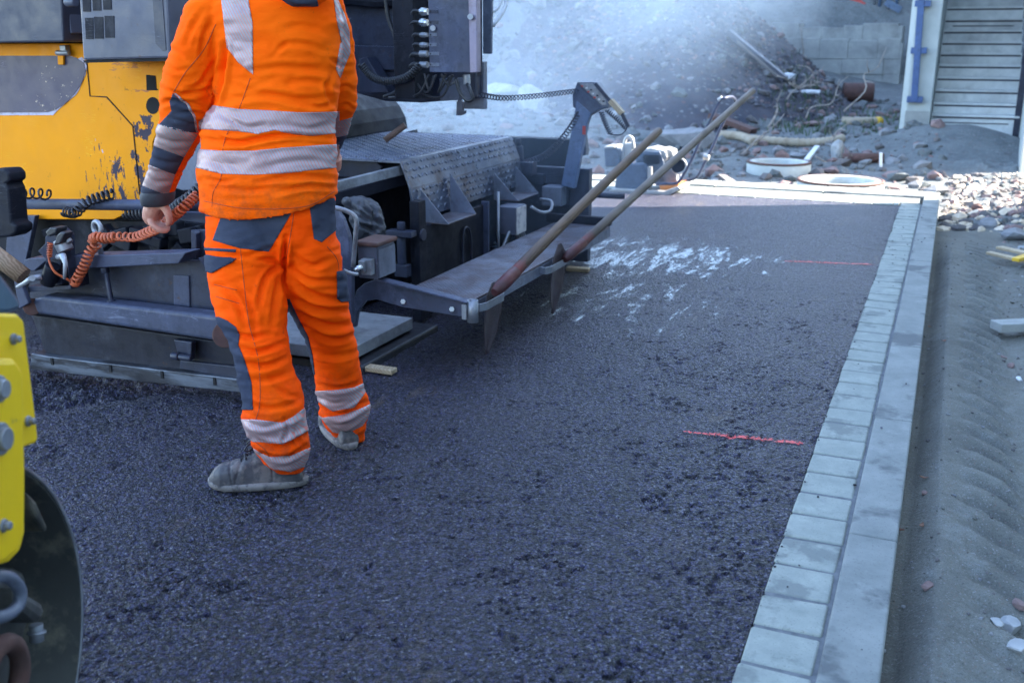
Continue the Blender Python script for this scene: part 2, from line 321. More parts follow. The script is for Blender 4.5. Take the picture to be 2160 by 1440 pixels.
# --- kerb of metre stones and gutter of small setts
def slab_row(name, mat, x0, x1, y0, y1, L, z, gap, seed, bev, tilt=.0015, rot=False):
    mb = MB(); r = np.random.RandomState(seed); y = y0
    while y < y1-.02:
        e = min(y+L, y1); a, b = y+gap/2, e-gap/2; dz = r.randn(4)*tilt; j = (r.rand(4)-.5)*gap*.35
        P = [(x0+j[0], a), (x1+j[1], a+j[1]), (x1+j[2], b), (x0+j[3], b+j[3])]
        if rot: P = [(p[1], p[0]) for p in P]
        mb.prism([(p[0], p[1], z+dz[i]) for i, p in enumerate(P)], (0, 0, -.2)); y = e
    return tag(mb.build(name, mat, bevel=bev, seg=3), kind='structure')
slab_row('kerb', A_KERB, X_KI, X_KO, -.215, 9.78, 1.0, .032, .004, 2, .007)
slab_row('gutter', A_GUT, X_GUT, X_KI-.012, 1.09, 9.42, .166, .004, .013, 4, .008, .002)
slab_row('far_kerb', A_KERB, 9.47, 9.78, -9, X_KI-.02, 1.0, .004, .005, 6, .012, rot=True)
slab_row('far_edging', A_KERB, 9.81, 10.16, -9, X_KO, 1.0, .018, .005, 16, .012, rot=True)
slab_row('far_gutter', A_GUT, Y_FAR+.005, Y_FAR+.17, -9, X_GUT-.01, .166, .008, .006, 8, .006, rot=True)
tag(MB().span((X_GUT+.004, 1.0, -.2), (X_KI+.01, 9.45, -.001)).build('kerb_bed', A_JOINT), kind='structure')
# --- ground: one sheet to the horizon, finely shaped beside the kerb
def lump(X, Y, x, y, r, h): return h*np.exp(-((X-x)**2+(Y-y)**2)/r**2)
def ground_h(X, Y):
    far = np.clip((Y-10.1)/2.5, 0, 1)
    h = -.13+.05*fbm2(X*.9, Y*.9, 4, 20)
    h = h+far*(.1+.10*fbm2(X*1.3, Y*1.3, 4, 22))
    # spoil heaps behind the far kerb
    dx, dy = X+11.5, Y-27; h = h+5.6*np.exp(-((dx/5.2)**2+(dy/7.)**2))*(1+.12*fbm2(X*1.1, Y*1.1, 4, 30))
    h = h+lump(X, Y, -16, 24, 6, 5)+lump(X, Y, -9.5, 36, 8, 6.5)
    r = np.hypot((X+4.6)*1.0, (Y-19.5)*.62); h = h+np.maximum(0, 2.15*(1-r/2.9))*(1+.2*fbm2(X*2.3, Y*2.3, 4, 33))
    h = h+lump(X, Y, .1, 14.6, 1.0, .33)+lump(X, Y, -6.2, 13.5, 2., .25)
    h = h+np.clip((Y-15)/9, 0, 1)*.22*(X > -30)
    h = h+np.clip((Y-24.6)/3., 0, 1)*1.7*np.clip((X+4.6)/1.5, 0, 1)
    # sunk bed under road; fine sand beside the kerb
    k = np.clip((X-.02)*12, 0, 1)*np.clip((8.6-Y)/1., 0, 1)
    sand = -.055-.045*np.clip((X-.12)*5, 0, 1)+.014*fbm2(X*7, Y*3.2, 4, 40)+.011*fbm2(X*40, Y*40, 4, 41)
    cx = .28+.02*np.sin(Y*1.1); t = (X-cx)/.085; ph = (Y*1.0+X*.75+.10*fbm2(X*2.2, Y*1.7, 3, 71))*2*math.pi/.17; tread = np.clip(np.sin(ph)*1.9+1.1*fbm2(X*11, Y*9, 3, 72), -1, 1)*np.clip(.65+1.6*fbm2(X*2, Y*1.3, 3, 73), 0, 1.3)
    sand = sand+.032*tread*np.exp(-t*t*t*t)-.012*np.exp(-((X-cx-.13)/.05)**2)+.02*np.exp(-((X-.62)/.12)**2)*(.5+fbm2(X*5, Y*5, 3, 43))
    sand = sand+.03*np.clip(fbm2(X*6, Y*6, 4, 47)-.02, 0, 1)*np.clip((X-.45)*6, 0, 1)
    h = h*(1-k)+sand*k
    under = (X < X_KO-.01)*(Y < 9.95); h = np.where(under, -.16, h)
    rough = np.clip((Y-8.6), 0, 1)*np.clip((X-.1)*4, 0, 1)*(Y < 13); h = h+rough*(.12*np.maximum(0, fbm2(X*7, Y*7, 4, 50))+.04)
    return h
xs = np.r_[np.linspace(-400, -32, 24), np.linspace(-30, -8, 120), np.linspace(-7.9, -.06, 200), np.arange(-.03, 1.6, .009), np.linspace(1.65, 8, 40), np.linspace(9, 400, 24)]
ys = np.r_[np.linspace(-300, -4, 20), np.arange(.9, 5, .011), np.arange(5, 9, .018), np.linspace(9.02, 16, 230), np.linspace(16.1, 34, 230), np.linspace(36, 900, 26)]
v, q = grid(xs, ys, ground_h)
ground = mesh_np('ground', v, q, A_EARTH); tag(ground, kind='structure')
ground.data.materials.append(A_SAND)
c = v[q].mean(1); A_HEAP = dirt_mat('dark_heap_earth', (.05, .055, .075), (.10, .095, .11), (.085, .055, .055), 22, .5)
ground.data.materials.append(A_HEAP)
mi2 = (np.hypot(c[:, 0]+4.6, (c[:, 1]-19.5)*.62) < 3.0+.25*np.sin(c[:, 0]*3))*2
mi = ((c[:, 0] > -.02) & (c[:, 0] < 1.7) & (c[:, 1] < 9.1+.25*np.sin(c[:, 0]*9))).astype(np.int32); ground.data.polygons.foreach_set('material_index', np.maximum(mi, mi2).astype(np.int32))
def gh(x, y): return float(ground_h(np.array([[x]]), np.array([[y]]))[0, 0])
# --- gravel and rubble (uncountable)
def scatter(name, mats, n, area, size, seed, label, sub=1, power=2.2):
    mb = MB(); r = np.random.RandomState(seed)
    bm = bmesh.new(); bmesh.ops.create_icosphere(bm, subdivisions=sub, radius=1); V0 = np.array([q.co for q in bm.verts]); F0 = [tuple(x.index for x in q.verts) for q in bm.faces]; bm.free()
    protos = []
    for k in range(14):
        v = V0.copy()
        for _ in range(8): d = nz(r.randn(3)); kk = .4+.4*r.rand(); v -= np.outer(np.maximum(v@d-kk, 0), d)
        protos.append(v)
    P = [area(r) for _ in range(n)]; Z = ground_h(np.array([[p[0] for p in P]]), np.array([[p[1] for p in P]]))[0]
    for (x, y), z in zip(P, Z):
        s_ = size[0]+(size[1]-size[0])*r.rand()**power; M = Matrix.Rotation(r.rand()*6.3, 3, 'Z') @ Matrix.Rotation(r.randn()*.4, 3, 'X')
        v = (protos[r.randint(14)]*(s_*np.array([1, .6+.4*r.rand(), .45+.4*r.rand()])))@np.array(M).T+np.array([x, y, z+s_*.12]); mb.add(v, F0, r.randint(len(mats)))
    return tag(mb.build(name, mats, fix=False), label, None, None, 'stuff')
A_ST1 = surf('pale_stone', (.26, .27, .28), (.4, .4, .4), 9, .85, 0, .5, 60); A_ST2 = surf('grey_stone', (.15, .155, .165), (.24, .24, .25), 9, .85, 0, .5, 60)
A_ST3 = surf('brick_red_stone', (.17, .11, .105), (.24, .165, .155), 9, .85, 0, .5, 60); A_ST4 = surf('brown_clod', (.085, .08, .085), (.14, .125, .12), 9, .9, 0, .5, 60)
scatter('gravel', [A_ST4, A_ST4, A_ST2, A_SAND], 6500, lambda r: (.0+1.6*r.rand()**.8, .9+7.8*r.rand()**1.3), (.0015, .013), 61, 'fine grit and small stones lying on the damp sand beside the kerb', 1, 3)
scatter('kerbside_rubble', [A_ST1, A_ST2, A_ST3, A_ST2, A_ST4, A_SAND], 900, lambda r: (.5-.1*r.rand()+.9*r.rand()**.8, 1.2+8*r.rand()), (.01, .045), 62, 'loose stones and brick bits at the outer edge of the sand strip', 1, 2.5)
A_BEI = surf('beige_stone', (.52, .42, .31), (.68, .57, .45), 9, .85, 0, .5, 60)
scatter('sunlit_rubble', [A_BEI, A_ST4, A_BEI, A_EARTH, A_ST4, A_BEI, A_ST3], 1500, lambda r: (.04+1.4*r.rand(), 8.9+3.0*r.rand()), (.012, .085), 63, 'churned sunlit stones and clods behind the kerb corner', 1, 2)
scatter('rubble', [A_ST2, A_EARTH, A_EARTH, A_ST4, A_ST4, A_ST3, A_EARTH, A_ST2], 3200, lambda r: (-9+9*r.rand(), 10.3+11*r.rand()**1.4), (.02, .16), 64, 'broken stone and brick rubble covering the ground behind the far kerb', 1, 3)
scatter('heap_rubble', [A_HEAP, A_HEAP, A_HEAP, A_ST4, A_HEAP, A_HEAP, A_ST3], 5200, lambda r: (-7.2+5.4*r.rand(), 16.6+4.4*r.rand()), (.012, .065), 65, 'dark stones and brick covering the spoil heap behind the compactor', 1, 3)
scatter('hill_rubble', [A_EARTH, A_EARTH, A_EARTH, A_ST2], 420, lambda r: (-17+11*r.rand(), 16+12*r.rand()), (.03, .3), 66, 'pale stones on the big spoil hill behind the smoke', 1, 4)

def crumbs(n, seed, fx, fy, name, label, size):
    mb = MB(); r = np.random.RandomState(seed)
    for k in range(n):
        x, y = fx(r), fy(r); z = .004 if x < X_KI-.01 else .033; a = size[0]+(size[1]-size[0])*r.rand()**2; mb.rock((x, y, z+a*.4), (a, a*.8, a*.7), seed+k, sub=1)
    return tag(mb.build(name, A_ASPH, fix=False), label, None, None, 'stuff')
crumbs(190, 900, lambda r: X_GUT+.008*r.randn()+.001, lambda r: 1.1+8.2*r.rand(), 'edge_crumbs', 'black asphalt crumbs along the joint between road and gutter', (.002, .007))
crumbs(70, 1300, lambda r: X_GUT+.3*r.rand()**1.5, lambda r: 7+2.2*r.rand() if r.rand() < .6 else 1.2+7*r.rand(), 'asphalt_crumbs', 'black asphalt crumbs dropped on the gutter and kerb', (.002, .008))
# ================================================================== ADDED SHADE BUILDING, SIDE WALL AND THE STAIR
def concrete_block(name, foot, h, label, m=A_CONC):
    mb = MB().prism([(x, y, -.4) for x, y in foot], (0, 0, h+.4)); o = mb.build(name, m, bevel=.02, at=(*foot[0], 0)); return tag(o, label, 'building')
concrete_block('unseen_shade_building', [(2.1, -14), (16, -14), (16, 10.65), (2.1, 10.65)], 8.5, 'unseen tall block added to shade the site beside the near end of the sand strip')  # out of view, added and sized to keep the sun off the site
concrete_block('concrete_side_wall', [(.74, 12.25), (1.0, 12.4), (12, 18.3), (12, 48), (3.3, 48), (.9, 16)], 15, 'high pale concrete wall along the right side of the outdoor stair')  # wall as seen; its unseen height and slant are shaped to shade the hill
A_RIS = conc('pale_stair_concrete', (.5, .53, .53), (.68, .7, .69), (.33, .34, .35), .5, .7, 5, 2.2)
st = thing('outdoor_stair', 'pale concrete outdoor stair with painted shadow lines under its treads and a blue handrail', 'staircase', (.3, 15.6, 0))
ny = [243, 218, 190, 163, 137, 112, 88, 64, 40, 15]; X0 = U(1960, 290, 'y', 15.6)[0]; X1 = .86
Ys = [15.6+.29*i for i in range(16)]; Zs = [U(2045, ny[i], 'y', Ys[i])[2] for i in range(10)]; Zs += [Zs[-1]+.19*(i+1) for i in range(6)]
for i in range(16):
    z0 = -.3 if i == 0 else Zs[i-1]-.03
    f = MB().span((X0, Ys[i], z0), (X1, Ys[i]+.31, Zs[i]-.028)).build('step', A_RIS, st)
    MB().span((X0, Ys[i]-.022, Zs[i]-.026), (X1, Ys[i]+.33, Zs[i])).build('tread', A_RIS, f, bevel=.004)
    MB().span((X0+.01, Ys[i]-.0015, Zs[i]-.05), (X1-.01, Ys[i]+.01, Zs[i]-.0275)).build('painted_shadow_line', A_STEEL, f)  # dark strip painting in the shadow below each tread nosing
    if i in (0, 8): MB().span((X0+.12, Ys[i]-.004, Zs[i]-.115), (X1-.12, Ys[i]-.001, Zs[i]-.10)).build('groove', A_STEEL, f)
XL = U(1893, 300, 'y', 15.2)[0]
MB().prism([(XL, 15.25, -.3), (XL+.07, 15.2, -.3), (X0-.01, 15.2, -.3), (X0-.01, 21, -.3), (XL, 21, -.3)], (0, 0, 5)).build('cheek_wall', A_CONC, st, bevel=.015)
MB().span((XL+.06, 15.19, -.3), (X0-.02, 15.197, .42)).build('plinth_face', A_CONCD, st)
hb = MB(); a = U(1928, 216, 'y', 15.12); b = U(1946, -40, 'y', 15.12); hb.bar(a, b, .085, .05, (0, 1, 0)); hr = hb.build('handrail', paint('blue_rail_paint', (.05, .1, .24), amt=.3), st, bevel=.006)
for y in (210, 107, 8):
    p = U(1929+(216-y)*.085, y, 'y', 15.15); MB().box(p, (.2, .09, .08)).build('rail_bracket', hr.data.materials[0], hr, bevel=.005)
MB().span((X1-.06, 15.58, -.3), (X1+.02, 15.62, 4)).build('dark_joint', A_STEEL, st)
# weathered wall with broken crown behind the rubble
def broken_wall(pxs, Y, th, name, label, m, seed):
    r = np.random.RandomState(seed); mb = MB(); n = 26; a = U(pxs[0], pxs[2], 'y', Y); b = U(pxs[1], pxs[3], 'y', Y)
    for k in range(5):
        z0 = -.3+k*(a[2]+.3)/5; z1 = -.3+(k+1)*(a[2]+.3)/5-.003; x = a[0]
        while x < b[0]:
            w = .35+.5*r.rand(); e = min(x+w, b[0]); dz = (r.rand()*.16 if k == 4 else 0); j = r.rand()*.03; mb.span((x, Y+j, z0), (e, Y+th, z1+dz)); x = e
    mb.span((a[0]+.03, Y+.07, -.3), (b[0]-.03, Y+th-.05, a[2])); return tag(mb.build(name, m, bevel=.012, at=(a[0], Y, 0)), label, 'wall')
broken_wall((1628, 1905, 62, 62), 24, .9, 'old_retaining_wall', 'old weathered stone retaining wall at the back of the rubble field', A_CONCD, 3)
broken_wall((1648, 1905, 92, 92), 23.4, .5, 'low_wall_footing', 'low broken stone footing stepping out below the old retaining wall', A_CONCD, 9)
A_BLUEP = paint('blue_fence_paint', (.08, .13, .22), amt=.3)
r = np.random.RandomState(4)
for i, x in enumerate((1792, 1812, 1842, 1852, 1872, 1890)):
    mb = MB(); a = U(x, 40, 'y', 26.5); b = a+np.array([.05*r.randn(), 0, 1.6]); mb.cyl(a, b, .035, 8); o = mb.build('scaffold_post', [A_GALV, A_BLUEP][i % 2], at=a)
    tag(o, ['pale steel post behind the old wall, first from the smoke side', 'blue post behind the old wall, second from the smoke side', 'pale steel post in the middle of the row behind the wall', 'blue post just past the middle of the row behind the wall', 'pale steel post behind the wall near the stair', 'blue post behind the wall closest to the stair cheek'][i], 'post', 'posts behind the old wall')
for i, (xa, xb, y) in enumerate(((1795, 1822, 6), (1868, 1900, 14))):
    mb = MB(); mb.bar(U(xa, y-10, 'y', 26.4), U(xb, y+8, 'y', 26.4), .04, .16); tag(mb.build('barrier_board', [A_RED, A_BLUEP][i], at=U(xa, y, 'y', 26.4)), ['faded red board hanging on the posts behind the wall', 'blue board leaning on the posts next to the stair'][i], 'board')

# ================================================================== MANHOLE RINGS AND DEBRIS
def manhole(px, w, ytop, Y, h, label, m, rust, wide=0):
    c = U(px, ytop, 'y', Y); rad = w/2/2160*float((c-CAM)@FW); t = thing('manhole_ring', label, 'concrete ring', (c[0], c[1], c[2]-h), 'concrete manhole rings')
    b = (c[0], c[1], c[2]-h); MB().ring(b, (0, 0, 1), [(rad, 0), (rad, h*.96), (rad-.015, h), (rad-.08, h), (rad-.09, h*.96), (rad-.09, 0)], 48).build('ring_wall', m, t)
    MB().ring((c[0], c[1], c[2]-.002), (0, 0, 1), [(rad+.004, -.015), (rad+.004, .004), (rad-.03, .006), (rad-.03, -.004)], 48).build('rusty_rim', rust, t)
    if wide: MB().ring(b, (0, 0, 1), [(rad+.05, -.05), (rad+.05, h*.45), (rad+.035, h*.5), (rad+.001, h*.5), (rad+.001, -.05)], 48).build('ring_foot', m, t)
A_RUST = surf('rusty_iron', (.12, .06, .05), (.08, .045, .04), 14, .8, .2, .3)
manhole(1643, 132, 340, 11.7, .36, 'grey concrete manhole ring with rusty rim standing in the shade', A_CONC, A_RUST, 1)
manhole(1773, 176, 379, 10.65, .24, 'wide sunlit concrete manhole ring close behind the far kerb', A_CONC, A_RUST)
MB_ = MB
def ridged(name, pts, r0, m, label, cat, endm=None, n=60, amp=.12):
    P = spline(pts, n); t = thing(name, label, cat, P[0]); MB().tube(P, [r0*(1+amp*math.sin(i*2.1)) for i in range(n)], 14).build('pipe_wall', m, t)
    if endm: d = nz(P[-1]-P[-2]); MB().ring(P[-1], d, [(r0*1.08, -.06), (r0*1.12, .06), (r0*.8, .06), (r0*.8, -.06)], 20).build('pipe_socket', endm, t)
    return t
A_HOSE = surf('dusty_drain_hose', (.3, .24, .17), (.4, .34, .26), 9, .8, 0, .3); A_YS = surf('yellow_socket', (.75, .45, .03), (.6, .36, .03), 8, .5)
_T = np.arange(9.5, 42, .04)
def gp(px, py, Y=0, dz=.05):
    P = CAM+ray(px, py)[None]*_T[:, None]; g = ground_h(P[:, 0][None], P[:, 1][None])[0]; k = np.nonzero(P[:, 2] < g)[0]; p = P[k[0]] if len(k) else P[-1]; return np.array([p[0], p[1], gh(p[0], p[1])+dz])
ridged('drain_hose', [gp(1575, 300, 13.6), gp(1640, 306, 13.3), gp(1700, 309, 13.2), gp(1750, 306, 13.3), gp(1779, 300, 13.6)], .055, A_HOSE, 'tan ribbed drain hose lying curved on the rubble', 'hose')
ridged('ribbed_pipe', [gp(1775, 262, 15.2), gp(1810, 264, 15.1), gp(1850, 264, 15.1)], .065, A_HOSE, 'short tan ribbed pipe with yellow end lying near the stair', 'pipe', A_YS)
ridged('dusty_pipe', [gp(1515, 292, 13.9), gp(1560, 297, 13.9), gp(1590, 308, 13.4)], .06, A_HOSE, 'dusty pipe stub half buried beside the drain hose', 'pipe')
o = gp(1810, 215, 17.2, .17); tag(MB().cyl(o-[.27, .05, 0], o+[.25, .05, .0], .17, 24).ring(o-[.27, .05, 0], (1, .2, 0), [(.17, -.01), (.18, .0), (.17, .02)], 24).build('rusty_drum', A_RUST, bevel=.01, at=o), 'rusty steel drum lying on its side in green weeds', 'drum')
o = gp(1822, 345, 12.0, .06); tag(MB().tube([o-[.25, 0, 0], o, o+[.22, .02, .01]], [.05, .06, .055], 12).build('dark_log', A_RUST, at=o), 'short dark log lying behind the sunlit manhole ring', 'log')
def rockthing(px, py, Y, size, m, label, seed, sub=2, group=None):
    q = gp(px, py, Y, size[2]*.5); mb = MB().rock(q, size, seed, sub=sub); return tag(mb.build('rock', m, at=q, fix=False), label, 'rock', group)
rockthing(1128, 235, 16.5, (.3, .25, .34), A_ST1, 'pale square boulder at the foot of the spoil hill', 3)
rockthing(1435, 315, 11.6, (.42, .3, .25), A_ST2, 'rounded grey boulder behind the compactor handle', 5)
rockthing(1765, 340, 12.2, (.1, .1, .17), A_ST1, 'pointed pale rock between the two manhole rings', 8)
rockthing(1060, 205, 18, (.3, .25, .2), A_ST1, 'light boulder low on the spoil hill beside the control cabinet', 18)
rockthing(1660, 170, 17, (.22, .2, .12), A_WHITE, 'white block tipped on the rubble below the old wall', 21, 1)
rockthing(1702, 198, 16.4, (.3, .12, .06), A_WHITE, 'flat white slab among the branches', 22, 1)
rockthing(1715, 266, 15, (.3, .12, .06), A_ST3, 'flat pinkish brick slab lying on the rubble', 23, 1)
def board(a, b, w, t, m, name, label, cat='board'): return tag(MB().bar(a, b, w, t).build(name, m, bevel=.004, at=a), label, cat)
board(gp(1535, 85, 20.5, .12), gp(1655, 185, 18.4, .12), .14, .1, A_STEEL, 'dark_beam', 'long dark steel beam sloping down the flank of the spoil heap', 'beam')
board(gp(1530, 78, 19.9, .1), gp(1640, 180, 18.0, .12), .08, .04, A_ST4, 'grey_plank', 'long grey plank sloping down beside the dark beam', 'plank')
board(gp(1500, 262, 14.2, .12), gp(1590, 285, 13.6, .05), .2, .07, A_RUST, 'rusty_sheet', 'rusty brown steel strip lying over rubble behind the compactor', 'steel strip')
board(U(1858, 352, 'y', 11.6), U(1858, 322, 'y', 11.6), .03, .03, A_WHITE, 'marker_stake', 'short white marker stake upright behind the sunlit ring', 'stake')
board(gp(1700, 350, 11.7, .06), gp(1722, 330, 11.7, .12), .06, .03, A_WHITE, 'white_stick', 'short white stick leaning beside the shaded manhole ring', 'stick')
r = np.random.RandomState(12); A_TWIG = surf('dry_branch', (.2, .17, .15), (.33, .29, .26), 12, .8)
TW = [((1560, 330), (1655, 240), 12.5), ((1660, 210), (1740, 140), 16.5), ((1640, 160), (1700, 190), 17), ((1700, 250), (1790, 160), 15.5), ((1780, 235), (1870, 100), 15.5), ((1690, 180), (1760, 178), 17), ((1620, 270), (1650, 190), 14), ((1740, 300), (1800, 255), 13.5), ((1652, 60), (1650, 165), 22), ((1690, 60), (1688, 160), 21), ((1720, 330), (1850, 350), 12.6), ((1665, 175), (1735, 185), 16.8)]
for i, (a, b, Y) in enumerate(TW):
    A, B = U(*a, 'y', Y), U(*b, 'y', Y+.4); L = np.linalg.norm(B-A); P = [A]+[A+(B-A)*t+r.randn(3)*L*.045 for t in (.25, .5, .75)]+[B]; mb = MB(); Q = spline(P, 14); mb.tube(Q, list(np.linspace(.013, .004, 14)), 6)
    for k in (5, 8, 10): e = Q[k]+r.randn(3)*L*.12+np.array([0, 0, L*.13]); mb.tube([Q[k], (Q[k]+e)/2+r.randn(3)*.02, e], [.009, .006, .003], 5)
    LB = ['bare branch leaning over the shaded manhole ring', 'forked bare branch rising before the old wall', 'bare branch lying across the white block', 'thin branch leaning left of the rusty drum', 'long thin branch slanting up to the right past the rusty drum', 'branch lying flat among the white slabs', 'upright twig on the flank of the dark heap', 'low branch between the hose and the yellow ended pipe', 'tall thin stem standing at the left end of the old wall', 'second tall thin stem standing before the old wall', 'bare branch lying flat behind the sunlit ring', 'twisted branch lying under the forked branch']
    tag(mb.build('branch', A_TWIG, at=A), LB[i], 'branch', 'dry branches on the rubble')
# green weeds
A_GRN = surf('weed_green', (.035, .07, .03), (.06, .1, .04), 20, .7); mb = MB()
for k in range(650):
    c_ = (1740, 1870, 1680)[k % 3]; q = U(c_+r.randn()*38, 230, 'y', 15.5+r.rand()*4); z = gh(q[0], q[1]); a = r.rand()*6.28; h = .03+.1*r.rand(); d = np.array([math.cos(a), math.sin(a), 0])*.03
    b = np.array([q[0], q[1], z]); mb.add([b-d*.3, b+d*.3, b+d+[0, 0, h], b+d*.6+[0, 0, h]], [(0, 1, 2, 3)])
tag(mb.build('weeds', A_GRN, fix=False), 'low green weeds growing between the rubble near the stair', None, None, 'stuff')
# boards, slab and bricks beside the sand strip
def gz(px, py, z=-.05): return U(px, py, 'z', z)
def off(a, b, ext=0): return a
board(gz(2085, 533), gz(2185, 556), .05, .02, A_LATH, 'wood_lath', 'pale split lath pointing at the kerb, front one of the board pile', 'board')
board(gz(2108, 522, -.03), gz(2190, 540, -.02), .06, .02, A_LATH, 'wood_board', 'pale board at the back of the board pile', 'board')
board(gz(2142, 548, -.02), gz(2200, 530, -.01), .05, .025, A_YS, 'yellow_board', 'yellow painted board on top of the board pile', 'board')
board(gz(2100, 688), gz(2240, 682), .10, .045, A_CONCD, 'concrete_slab_strip', 'grey concrete strip with cut end lying beyond the sand', 'concrete strip')
for i, (px, py, sz, m, lb) in enumerate(((1953, 1240, (.022, .018, .018), A_ST3, 'pink pointed stone alone on the sand near the kerb'), (1951, 1030, (.016, .011, .008), A_ST3, 'small flat pink stone on the sand, farther from the camera'), (1868, 1336, (.009, .008, .007), A_ST1, 'tiny white pebble beside the near kerb stone'),
        (2133, 1300, (.034, .026, .03), A_ST1, 'largest pale stone of the cluster at the edge of the sand'), (2102, 1312, (.022, .017, .012), A_ST1, 'flat grey stone on the kerb side of the stone cluster'), (2150, 1275, (.03, .02, .02), A_ST3, 'reddish stone at the back of the stone cluster'), (2150, 1360, (.035, .025, .022), A_ST1, 'pale stone at the front of the stone cluster'), (2124, 1248, (.009, .008, .008), A_WHITE, 'small white pebble behind the stone cluster'),
        (2136, 755, (.025, .02, .018), A_ST3, 'broken brick piece beyond the sand, darker red'), (2118, 738, (.02, .018, .012), A_ST3, 'smaller brick piece beside the darker red one'), (2152, 786, (.02, .015, .015), A_WHITE, 'white lump beside the broken brick'), (2140, 490, (.12, .09, .07), A_ST2, 'grey boulder in the shade behind the board pile'), (2085, 470, (.1, .07, .05), A_ST2, 'grey boulder at the shadow edge beyond the kerb'), (2060, 440, (.07, .06, .05), A_RUST, 'rust coloured lump in the sunlit rubble'))):
    q = gz(px, py, -.07); q[2] = gh(q[0], q[1])+sz[2]*.45; tag(MB().rock(q, sz, 40+i, sub=2).build('stone', m, at=q, fix=False), lb, 'stone', 'single stones beside the kerb')
A_LEAF = surf('dry_leaf', (.14, .06, .045), (.2, .1, .06), 30, .7)
for i, (px, py) in enumerate(((1950, 993), (1945, 1097), (1903, 1088), (1990, 721), (1963, 672))):
    q = gz(px, py, -.06); z = gh(q[0], q[1])+.006; a = i*1.3; d = np.array([math.cos(a), math.sin(a), 0]); e = np.array([-d[1], d[0], 0]); s_ = .016
    P = [np.array([q[0], q[1], z])+d*s_*t+e*s_*.45*math.sin(math.pi*(t+1)/2)*sg+np.array([0, 0, .006*(t*t+abs(sg))]) for sg, T in ((1, np.linspace(-1, 1, 7)), (-1, np.linspace(.7, -.7, 5))) for t in T]
    tag(MB().prism(P, (0, 0, .0008)).build('dry_leaf', A_LEAF, at=q), ['curled brown leaf lying just beyond the small flat pink stone', 'curled brown leaf lying on the sand near the pink stone', 'brown leaf tucked against the outer kerb face', 'thin brown leaf on the sand in front of the concrete strip', 'brown leaf on the sand next to the kerb, farthest along'][i], 'leaf', 'dry leaves on the sand')

# ================================================================== PAINT MARKS AND FOAM ON THE ROAD
def sheet(name, a, b, w, m, label, cat, n=80, lift=.0042):
    a, b = np.array(a), np.array(b); d = nz(b-a); e = np.array([-d[1], d[0], 0]); xs_ = np.linspace(0, 1, n); vs = []
    k = max(3, int(w/.006)); T = np.linspace(-.5, .5, k)
    for t in xs_:
        p = a+(b-a)*t; vs += [p+e*w*u for u in T]
    vs = np.array(vs); vs[:, 2] = asph_h(vs[:, 0][None], vs[:, 1][None])[0]+lift
    i = (np.arange(n-1)[:, None]*k+np.arange(k-1)[None]).ravel(); o = mesh_np(name, vs, np.stack([i, i+1, i+1+k, i+k], 1), m); return tag(o, label, cat)
def red_spray(name, a, b, w):
    m = NT(name); a, b = np.array(a), np.array(b); d = nz(b-a); L = np.linalg.norm(b-a); ang = math.atan2(d[1], d[0])
    v = m.n('ShaderNodeMapping', vector_type='TEXTURE'); m.put(v.inputs[0], m.co); v.inputs['Location'].default_value = tuple(a); v.inputs['Rotation'].default_value = (0, 0, ang)
    s_ = m.xyz(v.outputs[0]); ax = m.math('ABSOLUTE', s_[1]); t = m.ramp(m.math('DIVIDE', s_[0], L), 0, 1)
    wid = m.math('MULTIPLY', m.ramp(t, 0, .25, .35, 1), w*.5); e = m.math('SUBTRACT', 1.25, m.math('DIVIDE', ax, wid))
    en = m.ramp(t, .93, 1, 1, 0); al = m.math('MULTIPLY', m.ramp(m.math('ADD', m.math('MULTIPLY', e, en), m.math('MULTIPLY', m.math('SUBTRACT', m.noise(150, 4, .7), .5), 2.6)), .25, .7), m.ramp(m.voro(78), .75, .45))
    m.out((.78, .10, .10), .6, 0, m.bump(m.noise(160, 3), .5, .004)); m.put(m.b.inputs['Alpha'], m.math('MULTIPLY', al, .85)); return m.m
a, b = gz(1440, 910, 0), gz(1700, 936, 0); sheet('spray_mark', a, b, .06, red_spray('red_spray_near', a, b, .034), 'bright red sprayed line across the asphalt, nearer to the camera', 'paint mark')
a, b = gz(1655, 552, 0), gz(1850, 559, 0); sheet('spray_mark', a, b, .08, red_spray('red_spray_far', a, b, .045), 'thin faded red sprayed line across the asphalt, farther along the gutter', 'paint mark')
def foam():
    m = NT('white_foam'); v1 = m.vec((1.0, .2, 1), (0, 0, R(-6))); f = m.noise(11, 8, .72, v1, .6); g = m.noise(40, 5, .8, m.vec((1.0, .3, 1), (0, 0, R(-6))))
    x = m.xyz(); k = m.math('MULTIPLY', m.near(gz(1400, 545, 0), .3, 1.25), 1.); k2 = m.near(gz(1310, 640, 0), .2, 1.15); kk = m.math('MAXIMUM', k, m.math('MULTIPLY', k2, .86))
    k3 = m.near(gz(1250, 540, 0), .15, .6); kk = m.math('MAXIMUM', kk, m.math('MULTIPLY', k3, 1.15))
    a = m.ramp(m.math('ADD', m.math('MULTIPLY', f, 1.2), m.math('ADD', m.math('MULTIPLY', g, .55), m.math('MULTIPLY', kk, .32))), 1.155, 1.28)
    a = m.math('MULTIPLY', m.math('MULTIPLY', a, m.ramp(kk, .02, .3)), m.ramp(m.voro(95), .85, .35, .2, 1)); m.out((.62, .68, .7), .45, 0, m.bump(f, .4, .01)); m.put(m.b.inputs['Alpha'], m.math('MULTIPLY', a, .85)); return m.m
sheet('foam_streaks', (-1.3, 3.9, 0), (-1.3, 7.7, 0), 1.7, foam(), 'white watery foam streaks spread over the asphalt beside the platform', 'foam', 330)
A_DRIP = None
